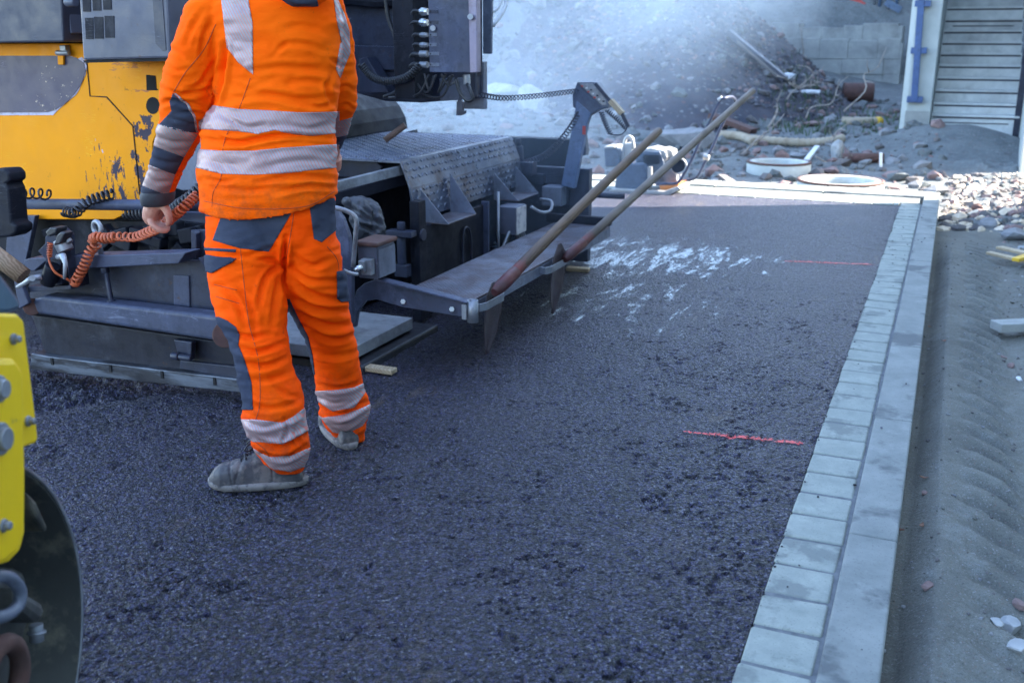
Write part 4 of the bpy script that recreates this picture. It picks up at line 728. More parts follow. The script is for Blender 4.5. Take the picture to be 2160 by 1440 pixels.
# operator tub and control cabinet
tb = part(MB().pp([(600, -120), (905, -120), (1000, -100), (1003, 208), (925, 214), (890, 217), (812, 214), (745, 195), (600, 120)], 'y', 5.1, .10).pp([(600, -120), (860, -120), (860, 160), (745, 190), (600, 120)], 'y', 5.201, .5), 'operator_tub', A_STEEL, bevel=.01)
part(MB().pp([(926, 166), (990, 163), (996, 209), (928, 214)], 'y', 5.09, .01), 'tub_corner_plate', A_STEEL3, tb)
part(MB().pp([(745, 96), (868, 100), (868, 150), (760, 146)], 'y', 5.07, .03).pp([(756, 196), (757, 125), (772, 120), (820, 196)], 'y', 4.95, .1), 'tub_ledge', A_STEEL, tb)
part(MB().pp([(700, -120), (868, -120), (868, 12), (790, 18), (700, 10)], 'y', 5.03, .06), 'seat_underside', A_BLK, tb, .03)
cc = part(MB().pp([(900, -120), (990, -120), (997, 154), (906, 153)], 'y', 4.72, .05), 'control_cabinet', A_STEEL2, bevel=.004)
part(MB().pp([(985, -120), (1004, -120), (1006, 153), (991, 154)], 'y', 4.71, .05), 'cabinet_door_edge', surf('mauve_steel', (.3, .25, .32), (.22, .2, .27), 6, .5, .2, .2, dirt=(.15, .1, .1), dsc=6), cc, .004)
part(MB().pp([(1004, -120), (1016, -120), (1016, 160), (1006, 161)], 'y', 4.77, .012), 'cabinet_back', A_STEEL, cc, .004)
part(MB().pp([(1018, -120), (1040, -120), (1036, 114), (1018, 114)], 'y', 4.95, .02), 'side_cover', A_STEEL3, bevel=.004)
part(MB().box(U(870, 60, 'y', 4.9), (.12, .2, .7)), 'cabinet_mount', A_BLK)
part(MB().box(U(1003, 180, 'y', 5.2), (.12, .05, .25)), 'tub_strut', A_STEEL3)
for k, y in enumerate((25, 48, 74, 95, 114, 137)):
    L = [20, 20, 17, 17, 22, 22][k]; lb_ = part(MB().pp([(904, y-4), (904+L, y-4), (904+L, y+3), (904, y+3)], 'y', 4.717, .002), 'label_plate', A_STEEL3 if k > 1 else A_STEEL, cc, .0005)
    for j in range(4): part(MB().pp([(907+j*L*.2, y-2), (909.2+j*L*.2, y-2), (909.2+j*L*.2, y+1.5), (907+j*L*.2, y+1.5)], 'y', 4.7155, .001), 'lettering', A_FLATBLK, cc, 0) if j == 0 else None
    part(MB().cyl(U(886, y, 'y', 4.8), U(902, y, 'y', 4.8), .017 if k < 2 or k > 3 else .011, 12).cyl(U(890, y, 'y', 4.8), U(896, y, 'y', 4.8), .022 if k < 2 else .015, 6), 'cable_plug', A_CHR if k in (0, 1) else A_GALV, cc, .001)
hh = MB()
for k, (a, b) in enumerate((((886, 25), (862, 62)), ((886, 48), (858, 75)), ((888, 74), (866, 100)), ((888, 95), (868, 120)), ((886, 116), (862, 135)), ((886, 137), (860, 155)))):
    hh.tube(spline([U(*a, 'y', 4.8), U(a[0]-14, a[1]-1, 'y', 4.8), U(b[0]+2, (a[1]+b[1])/2, 'y', 4.82), U(b[0], b[1], 'y', 4.85), U(b[0]+6, b[1]+38, 'y', 4.9)], 18), .012 if k > 3 else .008, 8)
hh.tube(spline([U(812, -20, 'y', 4.95), U(820, 40, 'y', 4.95), U(838, 90, 'y', 4.95), U(850, 140, 'y', 4.95), U(838, 190, 'y', 4.95), U(810, 205, 'y', 4.95)], 26), .011, 8)
for a, m_, b in (((895, 156), (905, 190), (915, 160)), ((920, 158), (900, 195), (870, 165)), ((940, 156), (925, 195), (950, 160)), ((955, 158), (930, 205), (880, 195)), ((905, 158), (880, 200), (820, 206)), ((930, 157), (945, 180), (960, 172))):
    hh.tube(spline([U(*a, 'y', 4.8), U(*m_, 'y', 4.8), U(*b, 'y', 4.85)], 14), .006, 7)
part(hh, 'cable_bundle', A_RUB, bevel=0)
part(MB().coil([U(762, 136, 'y', 4.75), U(785, 162, 'y', 4.75), U(820, 172, 'y', 4.75), U(860, 162, 'y', 4.76), U(885, 138, 'y', 4.78)], .016, .006, 30), 'spiral_cable', A_RUB, bevel=0)
part(MB().cyl(U(984, 158, 'y', 4.8), U(985, 178, 'y', 4.8), .018, 12).cyl(U(913, 60, 'y', 4.70), U(913, 60, 'y', 4.72), .014, 14).cyl(U(992, 36, 'y', 4.68), U(992, 36, 'y', 4.7), .014, 12), 'lock_fitting', A_ALU, cc, .001)
part(MB().tube(spline([U(961, 165, 'y', 4.75), U(970, 195, 'y', 4.75), U(985, 212, 'y', 4.75), U(997, 208, 'y', 4.75), U(992, 192, 'y', 4.75), U(986, 178, 'y', 4.78)], 22), .0095, 8), 'hanging_cable', A_RUB, cc, 0)
part(MB().tube([U(970, 172, 'y', 4.77), U(969, 215, 'y', 4.77)], .002, 6).pp([(962, 244), (963, 216), (966, 211), (972, 211), (976, 216), (976, 234), (981, 234), (980, 240), (972, 244)], 'y', 4.76, .02), 'hook', A_STEEL, cc, .002)
part(MB().tube(spline([U(1030, 30, 'y', 5.0), U(1050, 18, 'y', 5.05), U(1062, -10, 'y', 5.1)], 10), .008, 8).tube(spline([U(1040, 55, 'y', 5.2), U(1058, 30, 'y', 5.25), U(1068, 5, 'y', 5.3), U(1062, -20, 'y', 5.3)], 14), .011, 8), 'loose_cable', A_WHITE, bevel=0)
# control panel on its post
YP = 5.9
pp_ = part(MB().pp([(1216, 212), (1246, 238), (1238, 262), (1211, 398), (1183, 392), (1206, 270)], 'y', YP, .05), 'panel_post', paint('blue_grey_post', (.10, .15, .27), amt=.3), bevel=.005)
hd = part(MB().pp([(1217, 174), (1254, 173), (1283, 209), (1284, 228), (1262, 232), (1240, 246), (1208, 226), (1207, 200)], 'y', YP+.003, .1), 'panel_head', paint('dark_panel_head', (.06, .08, .14), amt=.3), bevel=.006)
part(MB().pp([(1217, 174), (1252, 173), (1281, 209), (1283, 226), (1270, 226)], 'y', YP-.006, .008), 'panel_frame', A_STEEL3, hd, .002)
part(MB().pp([(1222, 177), (1250, 176), (1277, 210), (1279, 222), (1270, 222)], 'y', YP-.0085, .002), 'panel_face', A_GALV, hd, .001)
for k in range(9): t = k/8; part(MB().box(U(1233+35*t+(k % 3-1)*5, 182+32*t, 'y', YP-.011), (.014, .004, .01)), 'button', [A_RED, A_WHITE, A_STEEL][k % 3], hd, .001)
part(MB().box(U(1232, 205+70, 'y', YP-.004), (.02, .006, .05)), 'red_tab', A_RED, pp_, .001)
part(MB().bar(U(1256, 176, 'y', YP-.05), U(1290, 216, 'y', YP-.05), .02, .02).bar(U(1288, 212, 'y', YP-.05), U(1313, 240, 'y', YP-.05), .045, .03, mi=1).bar(U(1312, 240, 'y', YP-.05), U(1326, 268, 'y', YP-.05), .02, .02), 'sensor_wand', [A_STEEL, A_LATH], hd, .003)
part(MB().coil([U(1012, 200, 'y', 4.95), U(1060, 207, 'y', 5.2), U(1130, 203, 'y', 5.5), U(1216, 192, 'y', YP)], .013, .0032, 30), 'spiral_cable', A_STEEL, bevel=0)
part(MB().tube(spline([U(1105, 340, 'y', YP), U(1150, 322, 'y', YP), U(1190, 280, 'y', YP), U(1220, 235, 'y', YP)], 20), .006, 7).coil([U(1105, 346, 'y', YP), U(1155, 325, 'y', YP), U(1195, 282, 'y', YP), U(1220, 238, 'y', YP)], .016, .0034, 26), 'spiral_cable', A_STEEL, bevel=0)
part(MB().coil([U(1268, 236, 'y', YP), U(1277, 260, 'y', YP), U(1288, 284, 'y', YP)], .014, .0034, 11).coil([U(1280, 232, 'y', YP), U(1300, 250, 'y', YP), U(1322, 272, 'y', YP)], .012, .0034, 12).tube(spline([U(1288, 284, 'y', YP), U(1310, 284, 'y', YP), U(1322, 272, 'y', YP)], 10), .004, 6), 'spiral_cable', A_STEEL, bevel=0)
part(MB().pp([(1222, 330), (1232, 285), (1236, 310), (1236, 328)], 'y', YP+.06, .06), 'reflector_box', A_STEEL3)

# ================================================================== SHOVELS
def shovel(sock, top, dtop, dsock, blade, r0, r1, wm, label, Xb):
    a, b = UD(*sock, dsock), UD(*top, dtop); t = thing('shovel', label, 'shovel', a, 'shovels stuck in the platform holders'); n = 20
    P = spline([a, a+(b-a)*.3+[0, 0, .006], a+(b-a)*.65+[0, 0, .004], b], n); d = nz(b-P[-2]); P = list(P)+[b+d*r1*.6]; rad = list(np.linspace(r0, r1, n)); rad[-1] = r1*.97; rad.append(r1*.55)
    m = NT('ash_handle'); zq = nz(b-a); q = Vector(zq).to_track_quat('Z', 'Y').inverted().to_euler()
    v = m.n('ShaderNodeMapping'); m.put(v.inputs[0], m.co); v.inputs['Rotation'].default_value = q; v2 = m.n('ShaderNodeMapping'); m.put(v2.inputs[0], v.outputs[0]); v2.inputs['Scale'].default_value = (1, 1, .09)
    w = m.n('ShaderNodeTexWave', wave_type='BANDS', bands_direction='X'); m.put(w.inputs['Vector'], v2.outputs[0]); w.inputs['Scale'].default_value = 55; w.inputs['Distortion'].default_value = 14; w.inputs['Detail'].default_value = 2; w.inputs['Detail Scale'].default_value = .6
    z = m.xyz(v.outputs[0])[2]; c_ = m.mix(w.outputs[1], wm[0], wm[1]); c_ = m.mix(m.ramp(z, .05, .5, .9, 0), c_, (.04, .02, .018)); c_ = m.mix(m.ramp(m.noise(9, 4), .5, .7, 0, .55), c_, tuple(q_*.45 for q_ in wm[0]))
    c_ = m.mix(m.math('MULTIPLY', m.ramp(z, .0, .2, 1, 0), m.ramp(m.noise(13, 4, .6), .52, .56)), c_, (.22, .018, .02))
    m.out(c_, .55, 0, m.bump(w.outputs[1], .35, .0015)); MB().tube(P, rad, 16).build('handle', m.m, t)
    s_ = a-zq*.0; e = blade[0]; rm = paint('red_socket_'+str(len(bpy.data.materials)), (.10, .012, .014), amt=.85, streak=False)
    k = a-zq*.075; MB().tube([a+zq*.10, a+zq*.02, a-zq*.03, k], [r0*1.06, r0*1.12, r0*1.1, r0*.7], 16).build('socket', rm, t)
    # dished blade hanging behind the holder strap
    rows = []; nb = 10
    for i, (c, wdt) in enumerate(blade):
        c = np.array(c); rows.append([(c[0]-.012*math.cos(u*1.5)+.012, c[1]+u*wdt/2, c[2]) for u in np.linspace(-1, 1, nb)])
    mb = MB(); fr = [p for q_ in rows for p in q_]; bk = [(p[0]-.0022, p[1], p[2]) for p in fr]; m_ = len(rows)
    f = [(i*nb+j, i*nb+j+1, (i+1)*nb+j+1, (i+1)*nb+j) for i in range(m_-1) for j in range(nb-1)]; N = len(fr); bd = [i*nb for i in range(m_)]+[(m_-1)*nb+j for j in range(1, nb)]+[i*nb+nb-1 for i in range(m_-2, -1, -1)]+[j for j in range(nb-2, 0, -1)]
    mb.add(fr+bk, f+[tuple(N+k_ for k_ in reversed(q_)) for q_ in f]+[(bd[i], bd[(i+1) % len(bd)], bd[(i+1) % len(bd)]+N, bd[i]+N) for i in range(len(bd))], 0, True)
    mb.build('blade', paint('dark_blade_'+str(len(bpy.data.materials)), (.05, .035, .045), amt=.4, streak=False), t); return t
shovel((1062, 598), (1390, 276), 5.45, 4.42, [((-1.757, 3.97, .35), .06), ((-1.757, 3.97, .31), .17), ((-1.757, 3.955, .22), .19), ((-1.76, 3.94, .13), .15), ((-1.765, 3.92, .06), .05), ((-1.768, 3.915, .04), .012)], .0262, .021, ((.06, .034, .02), (.15, .092, .055)), 'shovel with brown grained handle in the holder nearest the worker', -1.757)
shovel((1208, 532), (1588, 192), 6.4, 5.25, [((-1.76, 4.8, .37), .05), ((-1.757, 4.79, .31), .19), ((-1.757, 4.77, .2), .2), ((-1.762, 4.76, .12), .16), ((-1.766, 4.75, .05), .06), ((-1.768, 4.74, .02), .012)], .0245, .02, ((.12, .094, .075), (.2, .16, .13)), 'shovel with paler longer grey handle in the far holder', -1.757)
tag(MB().tube([U(-60, 500, 'y', 2.85), U(0, 545, 'y', 2.88), U(50, 583, 'y', 2.9)], .036, 16).build('timber_pole', wood('pole_wood', (.2, .13, .08), (.34, .24, .16), (1, 1, 1), 30), at=U(0, 545, 'y', 2.88)), 'thick brown wooden pole poking in behind the yellow roller', 'pole')

# ================================================================== PLATE COMPACTOR
YC = 9.15; c0 = U(1360, 412, 'y', YC); pcm = thing('plate_compactor', 'sunlit plate compactor with raised loop handle before the far kerb', 'plate compactor', (c0[0], YC, 0))
A_CP = paint('compactor_blue_grey', (.09, .12, .17), amt=.3); A_CW = surf('pale_dusty_metal', (.5, .48, .45), (.38, .37, .36), 14, .4, .4, .2); A_CO = surf('orange_plate_paint', (.55, .2, .05), (.4, .15, .05), 10, .5)
cpart = lambda mb, n, m, b=.006, par=pcm: mb.build(n, m, par, bevel=b)
cpart(MB().pp([(1283, 404), (1290, 398), (1400, 404), (1432, 393), (1436, 399), (1400, 418), (1350, 420), (1292, 413)], 'y', YC, .48), 'base_plate', A_CW)
cpart(MB().pp([(1296, 392), (1300, 360), (1318, 344), (1357, 344), (1366, 352), (1366, 382), (1345, 403), (1296, 401)], 'y', YC+.06, .32), 'front_housing', A_CP, .02)
cpart(MB().pp([(1273, 312), (1300, 312), (1306, 330), (1306, 352), (1276, 352)], 'y', YC+.14, .2), 'water_tank', A_CP, .01)
cpart(MB().pp([(1275, 309), (1296, 308), (1298, 313), (1274, 313)], 'y', YC+.12, .24), 'tank_cap', A_CW)
cpart(MB().tube(spline([U(1315, 350, 'y', YC+.2), U(1316, 310, 'y', YC+.2), U(1320, 293, 'y', YC+.2), U(1327, 288, 'y', YC+.2), U(1334, 294, 'y', YC+.2), U(1337, 315, 'y', YC+.2)], 24), .016, 10), 'lifting_hoop', A_CW, 0)
cpart(MB().pp([(1318, 302), (1332, 302), (1334, 350), (1318, 350)], 'y', YC+.18, .12), 'air_filter', A_CW, .01)
cpart(MB().pp([(1340, 334), (1350, 318), (1392, 320), (1400, 340), (1398, 366), (1345, 366)], 'y', YC+.12, .28), 'engine_block', A_CP, .01)
for k in range(5): cpart(MB().pp([(1356, 327+k*4), (1391, 328+k*4), (1391, 329.5+k*4), (1356, 328.5+k*4)], 'y', YC+.1, .02), 'cooling_fin', A_BLK, .001)
cpart(MB().pp([(1352, 316), (1372, 312), (1402, 318), (1408, 332), (1402, 340), (1392, 322), (1352, 322)], 'y', YC+.14, .26).pp([(1388, 316), (1402, 312), (1418, 318), (1420, 334), (1410, 338), (1404, 320)], 'y', YC+.2, .18), 'silencer', A_CW, .008)
cpart(MB().cyl(U(1432, 350, 'y', YC+.1), U(1432, 350, 'y', YC+.24), .07, 24), 'belt_drum', A_BLK)
cpart(MB().torus(U(1432, 350, 'y', YC+.1), (0, 1, 0), .068, .01, 24, 8), 'drum_rim', A_CW, 0)
cpart(MB().pp([(1366, 352), (1374, 352), (1374, 384), (1366, 384)], 'y', YC+.04, .05), 'guard', A_CW, 0)
cpart(MB().pp([(1372, 352), (1424, 356), (1430, 386), (1400, 392), (1375, 388)], 'y', YC+.2, .2), 'gearbox', A_GALV, .02)
cpart(MB().pp([(1390, 392), (1432, 388), (1426, 402), (1395, 408)], 'y', YC+.1, .3), 'spring_plate', A_CO, .006)
hA = [(1384, 389), (1400, 388), (1424, 387), (1436, 378), (1460, 335), (1480, 290), (1500, 250), (1518, 214), (1530, 207)]
hB = [(1420, 383), (1446, 380), (1462, 378), (1474, 368), (1488, 340), (1504, 308), (1520, 270), (1540, 232), (1551, 216)]
PA = [U(x, y, 'y', YC+.02) for x, y in hA]; PB = [U(x, y, 'y', YC+.42) for x, y in hB]
cpart(MB().tube(spline(PA+[U(1545, 205, 'y', YC+.2)]+PB[::-1], 70), .0135, 10), 'loop_handle', A_STEEL2, 0)
cpart(MB().cyl(U(1484, 330, 'y', YC+.42), U(1496, 333, 'y', YC+.42), .03, 12).cyl(U(1515, 212, 'y', YC+.02), U(1524, 206, 'y', YC+.02), .02, 10), 'handle_clamp', A_CW, .003)

# ================================================================== ROAD ROLLER AT THE NEAR EDGE
dc = U(-32, 1425, 'z', .35); RD = .352; NR = np.array([math.cos(R(20)), math.sin(R(20)), 0])
rr_ = thing('road_roller', 'yellow road roller with dark steel drum cut by the picture edge', 'road roller', (dc[0], dc[1], 0))
rp = lambda mb, n, m, b=.004, par=rr_: mb.build(n, m, par, bevel=b)
RC = np.array([dc[0], dc[1], RD])
def yq(x, y, d=.06):
    r_ = ray(x, y); p0 = RC+NR*d; return CAM+r_*(((p0-CAM)@NR)/(r_@NR))
def rpp(px, d, th): return MB().prism([yq(x, y, d) for x, y in px], -NR*th)
dr = rp(MB().ring(RC, NR, [(RD, 0), (RD, -1.0), (RD-.02, -1.0), (RD-.02, -.16), (.05, -.16), (.05, -.15), (RD-.021, -.15), (RD-.014, 0)], 96), 'drum', A_DRUM, 0)
rp(MB().ring(RC, NR, [(RD+.0008, .0015), (RD-.006, .0015), (RD-.006, -.004), (RD+.0008, -.004)], 96), 'drum_rim', A_GALV, 0, dr)
rp(rpp([(-160, 655), (38, 662), (52, 676), (82, 922), (78, 934), (50, 944), (54, 1120), (44, 1160), (20, 1185), (-160, 1240)], .05, .03), 'side_frame', A_YEL, .008)
rp(rpp([(-160, 752), (34, 756), (52, 780), (57, 1000), (56, 1110), (40, 1165), (10, 1190), (-160, 1240)], .085, .034), 'yoke_plate', A_YEL, .01)
for x, y, rad in ((29, 715, .0065), (60, 888, .0065), (8, 1108, .0075), (-2, 820, .015), (2, 925, .018)):
    p = yq(x, y, .086 if x < 20 else .052); rp(MB().cyl(p+NR*.012, p-NR*.01, rad, 6 if rad < .015 else 20).cyl(p+NR*.003, p-NR*.01, rad*1.45, 20), 'bolt', A_GALV, .002)
rp(rpp([(-160, 470), (-14, 545), (0, 575), (14, 592), (43, 632), (46, 650), (20, 661), (-160, 664)], .12, .5), 'blue_grey_hood', A_HOOD, .03)
rp(rpp([(56, 1035), (78, 1058), (102, 1112), (96, 1124), (66, 1075)], .01, .25), 'scraper_bar', A_DRUM, .006)
rp(MB().tube(spline([yq(-60, 1225, .04), yq(10, 1215, .05), yq(40, 1240, .05), yq(38, 1275, .05), yq(5, 1300, .05), yq(-60, 1300, .04)], 24), .011, 10), 'grey_hose', A_STEEL3, 0)
oc_ = surf('oily_grey_casting', (.09, .095, .095), (.15, .15, .145), 8, .45, .3, .3, dirt=(.04, .04, .04), dsc=6)
rp(rpp([(-120, 1180), (60, 1200), (70, 1300), (40, 1400), (30, 1500), (-120, 1560)], -.06, .05), 'bearing_bracket', oc_, .02)
rp(rpp([(40, 1235), (96, 1270), (100, 1300), (80, 1318), (44, 1290)], -.01, .08), 'bearing_arm', oc_, .015)
rp(MB().cyl(yq(76, 1316, -.03), yq(78, 1352, -.03), .013, 12).cyl(yq(77, 1330, -.03), yq(77, 1336, -.03), .018, 12), 'grease_nipple', A_GALV, .002)
rp(MB().torus(yq(5, 1430, -.02), NR, .06, .018, 30, 10), 'hub_ring', A_RUST, 0)

# ================================================================== THE WORKER
DHT = 3.19
pw = thing('person', 'worker seen from behind in orange and grey high visibility clothes holding an orange coiled cable', 'person', (-1.9, 2.66, 0))
def ell(c, w, dpt, n=40, p=.86, zt=None):
    out = []
    for k in range(n):
        t = 2*math.pi*k/n; cs, sn = math.cos(t), math.sin(t)
        out.append(np.array(c)+RT*w*math.copysign(abs(cs)**p, cs)+FH*dpt*math.copysign(abs(sn)**p, sn)+(np.array([0, 0, zt(cs)]) if zt else 0))
    return out
def rings(rows, n=40, p=.9):
    """rows: (y, left, right, distance ahead, depth ratio)"""
    out = []
    for y, a, b, dh, rt in rows:
        c = UH((a+b)/2, y, dh); w = np.linalg.norm(UH(b, y, dh)-UH(a, y, dh))/2; out.append(ell(c, w, w*rt, n, p))
    return out
def dense(rows, m=3):
    R_ = np.array(rows, float); t = np.arange(len(R_)); T = np.linspace(0, len(R_)-1, (len(R_)-1)*m+1); return [tuple(np.interp(x, t, R_[:, k]) for k in range(5)) for x in T]
def patch(src, polys, name, mat, off=.0018, front=True, dh=None, par=pw, sol=.0012):
    """cut the garment's own surface to outlines and lay it on top as a sewn-on piece"""
    base = Vector(pw['_w']); V = []; Fc = []
    for poly in polys:
        bm = bmesh.new(); bm.from_mesh(src.data); bmesh.ops.translate(bm, vec=base, verts=bm.verts)
        ar = sum(poly[i][0]*poly[(i+1) % len(poly)][1]-poly[(i+1) % len(poly)][0]*poly[i][1] for i in range(len(poly)))
        if ar < 0: poly = poly[::-1]
        xs_ = [p[0] for p in poly]; ys_ = [p[1] for p in poly]
        P, D = pixn(np.array([q.co for q in bm.verts])); kill = (P[:, 0] < min(xs_)-14) | (P[:, 0] > max(xs_)+14) | (P[:, 1] < min(ys_)-14) | (P[:, 1] > max(ys_)+14)
        if dh: kill |= (D < dh[0]) | (D > dh[1])
        bm.verts.ensure_lookup_table(); bmesh.ops.delete(bm, geom=[bm.verts[i] for i in np.nonzero(kill)[0]], context='VERTS')
        for i in range(len(poly)):
            a, b = ray(*poly[i]), ray(*poly[(i+1) % len(poly)]); n = nz(np.cross(a, b))
            bmesh.ops.bisect_plane(bm, geom=bm.verts[:]+bm.edges[:]+bm.faces[:], plane_co=tuple(CAM), plane_no=tuple(n), clear_inner=True)
        if front:
            bm.normal_update(); bmesh.ops.delete(bm, geom=[q for q in bm.faces if (q.calc_center_median()-Vector(CAM)).dot(q.normal) > 0], context='FACES')
        bm.normal_update(); o_ = len(V); bm.verts.index_update(); V += [tuple(q.co) for q in bm.verts]; Fc += [tuple(x.index+o_ for x in q.verts) for q in bm.faces]; bm.free()
    bm = bmesh.new(); vs = [bm.verts.new(q) for q in V]
    for q in Fc:
        try: bm.faces.new([vs[i] for i in q])
        except ValueError: pass
    bmesh.ops.remove_doubles(bm, verts=bm.verts, dist=.0006); bm.normal_update(); B2 = Vector(par['_w'])
    for q in bm.verts: q.co = q.co+q.normal*off-B2
    me = bpy.data.meshes.new(name); bm.to_mesh(me); bm.free(); me.materials.append(mat); me.polygons.foreach_set('use_smooth', [True]*len(me.polygons)); me.update()
    o = bpy.data.objects.new(name, me); S.collection.objects.link(o); o.parent = par; o['_w'] = [float(q) for q in B2]
    if sol: m = o.modifiers.new('s', 'SOLIDIFY'); m.thickness = sol; m.offset = -1
    return o
def strip(cols): return [[(cols[i][0], cols[i][1]), (cols[i+1][0], cols[i+1][1]), (cols[i+1][0], cols[i+1][2]), (cols[i][0], cols[i][2])] for i in range(len(cols)-1)]
def hstrip(rows): return [[(rows[i][1], rows[i][0]), (rows[i][2], rows[i][0]), (rows[i+1][2], rows[i+1][0]), (rows[i+1][1], rows[i+1][0])] for i in range(len(rows)-1)]
# --- cloth materials
def cloth(name, c, c2, dirtc, rough=.8, dlo=.62, hemz=()):
    m = NT(name); col = m.mix(m.ramp(m.noise(7, 4), .35, .65), c, c2); col = m.mix(m.math('MULTIPLY', m.ramp(m.noise(11, 6, .75), dlo, dlo+.1), .5), col, dirtc)
    col = m.mix(m.math('MULTIPLY', m.ramp(m.noise(70, 3, .8), .7, .76), .6), col, dirtc)
    z = m.xyz()[2]
    for z0, z1, a in hemz: col = m.mix(m.math('MULTIPLY', m.ramp(z, z0, z1, a, 0), m.ramp(m.noise(24, 6, .75), .42, .62)), col, dirtc)
    wv = m.math('ADD', m.math('MULTIPLY', m.noise(600, 2), .5), m.noise(120, 3)); n1 = m.bump(wv, .22, .0012); m.out(col, rough, 0, m.bump(m.noise(16, 3, .55, m.vec((1, 1, 2.4))), .25, .012, n1), .08); return m.m
A_OR = cloth('orange_jacket_cloth', (1.0, .125, .001), (1.0, .10, .0), (.18, .05, .02), hemz=((.86, 1.02, .45),))
A_OT = cloth('orange_trouser_cloth', (1.0, .095, .0), (1.0, .072, .0), (.16, .04, .02), hemz=((.1, .4, .5),))
A_GR = cloth('slate_grey_cloth', (.036, .042, .068), (.055, .062, .09), (.03, .03, .04))
def retro(name, tilt, base=(.34, .32, .34)):
    m = NT(name); o = m.n('ShaderNodeVectorMath', operation='DOT_PRODUCT'); m.put(o.inputs[0], m.co); d = RT*1.0+UPV*tilt; o.inputs[1].default_value = tuple(d/.0088)
    f = m.math('FRACT', o.outputs['Value']); l = m.ramp(m.math('ABSOLUTE', m.math('SUBTRACT', f, .5)), .10, .16, 1, 0); b = m.mix(m.ramp(m.noise(9, 5, .7), .4, .7), base, tuple(q*.72 for q in base))
    b = m.mix(m.ramp(m.noise(5, 3), .4, .75, 0, .3), b, (.5, .3, .3)); return m.out(m.mix(m.math('MULTIPLY', l, .75), b, (.62, .13, .10)), .42, .15, m.bump(m.noise(300, 2), .1, .0008))
A_RF = retro('reflective_tape_jacket', .5); A_RF2 = retro('reflective_tape_trousers', .55, (.38, .35, .365)); A_RF3 = retro('reflective_tape_sleeve', .4, (.24, .265, .27))
# --- body: one continuous surface, mostly inside the clothes
bd = MB(); nk = UH(622, -95, 3.2); hc = nk+np.array([0, 0, .155])+FH*.045
bd.loft(rings([(520, 520, 640, 3.19, .3), (430, 490, 660, 3.19, .5), (300, 470, 680, 3.19, .6), (150, 500, 690, 3.19, .55), (20, 470, 700, 3.2, .45), (-30, 520, 680, 3.2, .45), (-60, 585, 660, 3.2, .8)]))
bd.tube([nk-[0, 0, .09], nk, nk+[0, 0, .1]], [.062, .056, .058], 20)
for (c_, s_) in ((hc, (.076, .095, .118)), (hc+FH*.02-UPV*.05, (.062, .075, .075)), (hc+FH*.092-UPV*.012, (.013, .022, .022)), (hc+RT*.078-UPV*.005, (.01, .018, .03)), (hc-RT*.078-UPV*.005, (.01, .018, .03)), (hc+FH*.08+UPV*.022, (.05, .02, .008)), (hc+FH*.078-UPV*.062, (.026, .016, .008))):
    b_ = bmesh.new(); bmesh.ops.create_uvsphere(b_, u_segments=24, v_segments=16, radius=1); bd.add([np.array(c_)+RT*q.co.x*s_[0]+FH*q.co.y*s_[1]+UPV*q.co.z*s_[2] for q in b_.verts], [tuple(x.index for x in q.verts) for q in b_.faces]); b_.free()
bd.tube([UH(450, 30, 3.17), UH(402, 190, 3.2), UH(345, 385, 3.34), UH(331, 425, 3.37)], [.04, .034, .028, .027], 14)
bd.tube([UH(692, 60, 3.22), UH(718, 200, 3.31), UH(708, 290, 3.45), UH(705, 326, 3.52)], [.032, .028, .02, .019], 14)
bd.tube([UH(545, 470, 3.19), UH(525, 560, 3.15), UH(558, 760, 3.05), UH(606, 940, 2.99)], [.05, .06, .04, .03], 14); bd.tube([UH(620, 470, 3.2), UH(655, 560, 3.22), UH(706, 740, 3.31), UH(735, 880, 3.37)], [.05, .06, .04, .03], 14)
def hnd(k): return [UH(x, y, d) for x, y, d in k]
def cap(pts, rr): bd.tube(spline(pts, 10), list(np.interp(np.linspace(0, 1, 10), np.linspace(0, 1, len(rr)), rr)), 12); bd.tube([pts[-1]-np.array([0, 0, rr[-1]*.7]), pts[-1], pts[-1]+np.array([0, 0, rr[-1]*.7])], [rr[-1]*.6, rr[-1]*.95, rr[-1]*.6], 10)
cap(hnd([(336, 415, 3.37), (322, 440, 3.38), (316, 460, 3.39)]), [.028, .030, .026]); cap(hnd([(342, 425, 3.40), (330, 446, 3.42), (322, 462, 3.43)]), [.024, .028, .023]); cap(hnd([(316, 445, 3.385), (313, 458, 3.39), (320, 470, 3.39)]), [.022, .02, .016])
for k in range(4):
    d0 = 3.365+.020*k; u_ = k*-3.5
    cap(hnd([(316, 458+u_*.4, d0+.01), (321, 472+u_, d0), (334, 483+u_, d0-.004), (348, 487+u_, d0), (355, 483+u_, d0+.008)]), [.0125, .0122, .0112, .0105, .0082])
cap(hnd([(333, 428, 3.37), (347, 436, 3.355), (355, 452, 3.35), (357, 466, 3.355), (354, 474, 3.362)]), [.019, .016, .0125, .0115, .0085])
cap(hnd([(706, 330, 3.52), (700, 350, 3.55), (694, 368, 3.55)]), [.026, .034, .02])
for k in range(4): cap(hnd([(698+4*k, 365, 3.55+.01*k), (690+4*k, 385, 3.56+.01*k), (684+4*k, 398, 3.55+.01*k)]), [.011, .010, .008])
v, n_, f = remesh(bd, .0036, 3, .4); body = cloth_obj('body', v, f, A_SKIN, pw)
# hair
hr_ = MB(); b_ = bmesh.new(); bmesh.ops.create_uvsphere(b_, u_segments=32, v_segments=20, radius=1); hr_.add([hc-FH*.008+UPV*.016+RT*q.co.x*.082+FH*q.co.y*.098+UPV*q.co.z*.115 for q in b_.verts], [tuple(x.index for x in q.verts) for q in b_.faces if q.calc_center_median().z > -.45-.2*q.calc_center_median().y*-1 and not (q.calc_center_median().y > .3 and q.calc_center_median().z < .45)], 0, True); b_.free(); hr_.build('hair', A_HAIR, pw, fix=False)
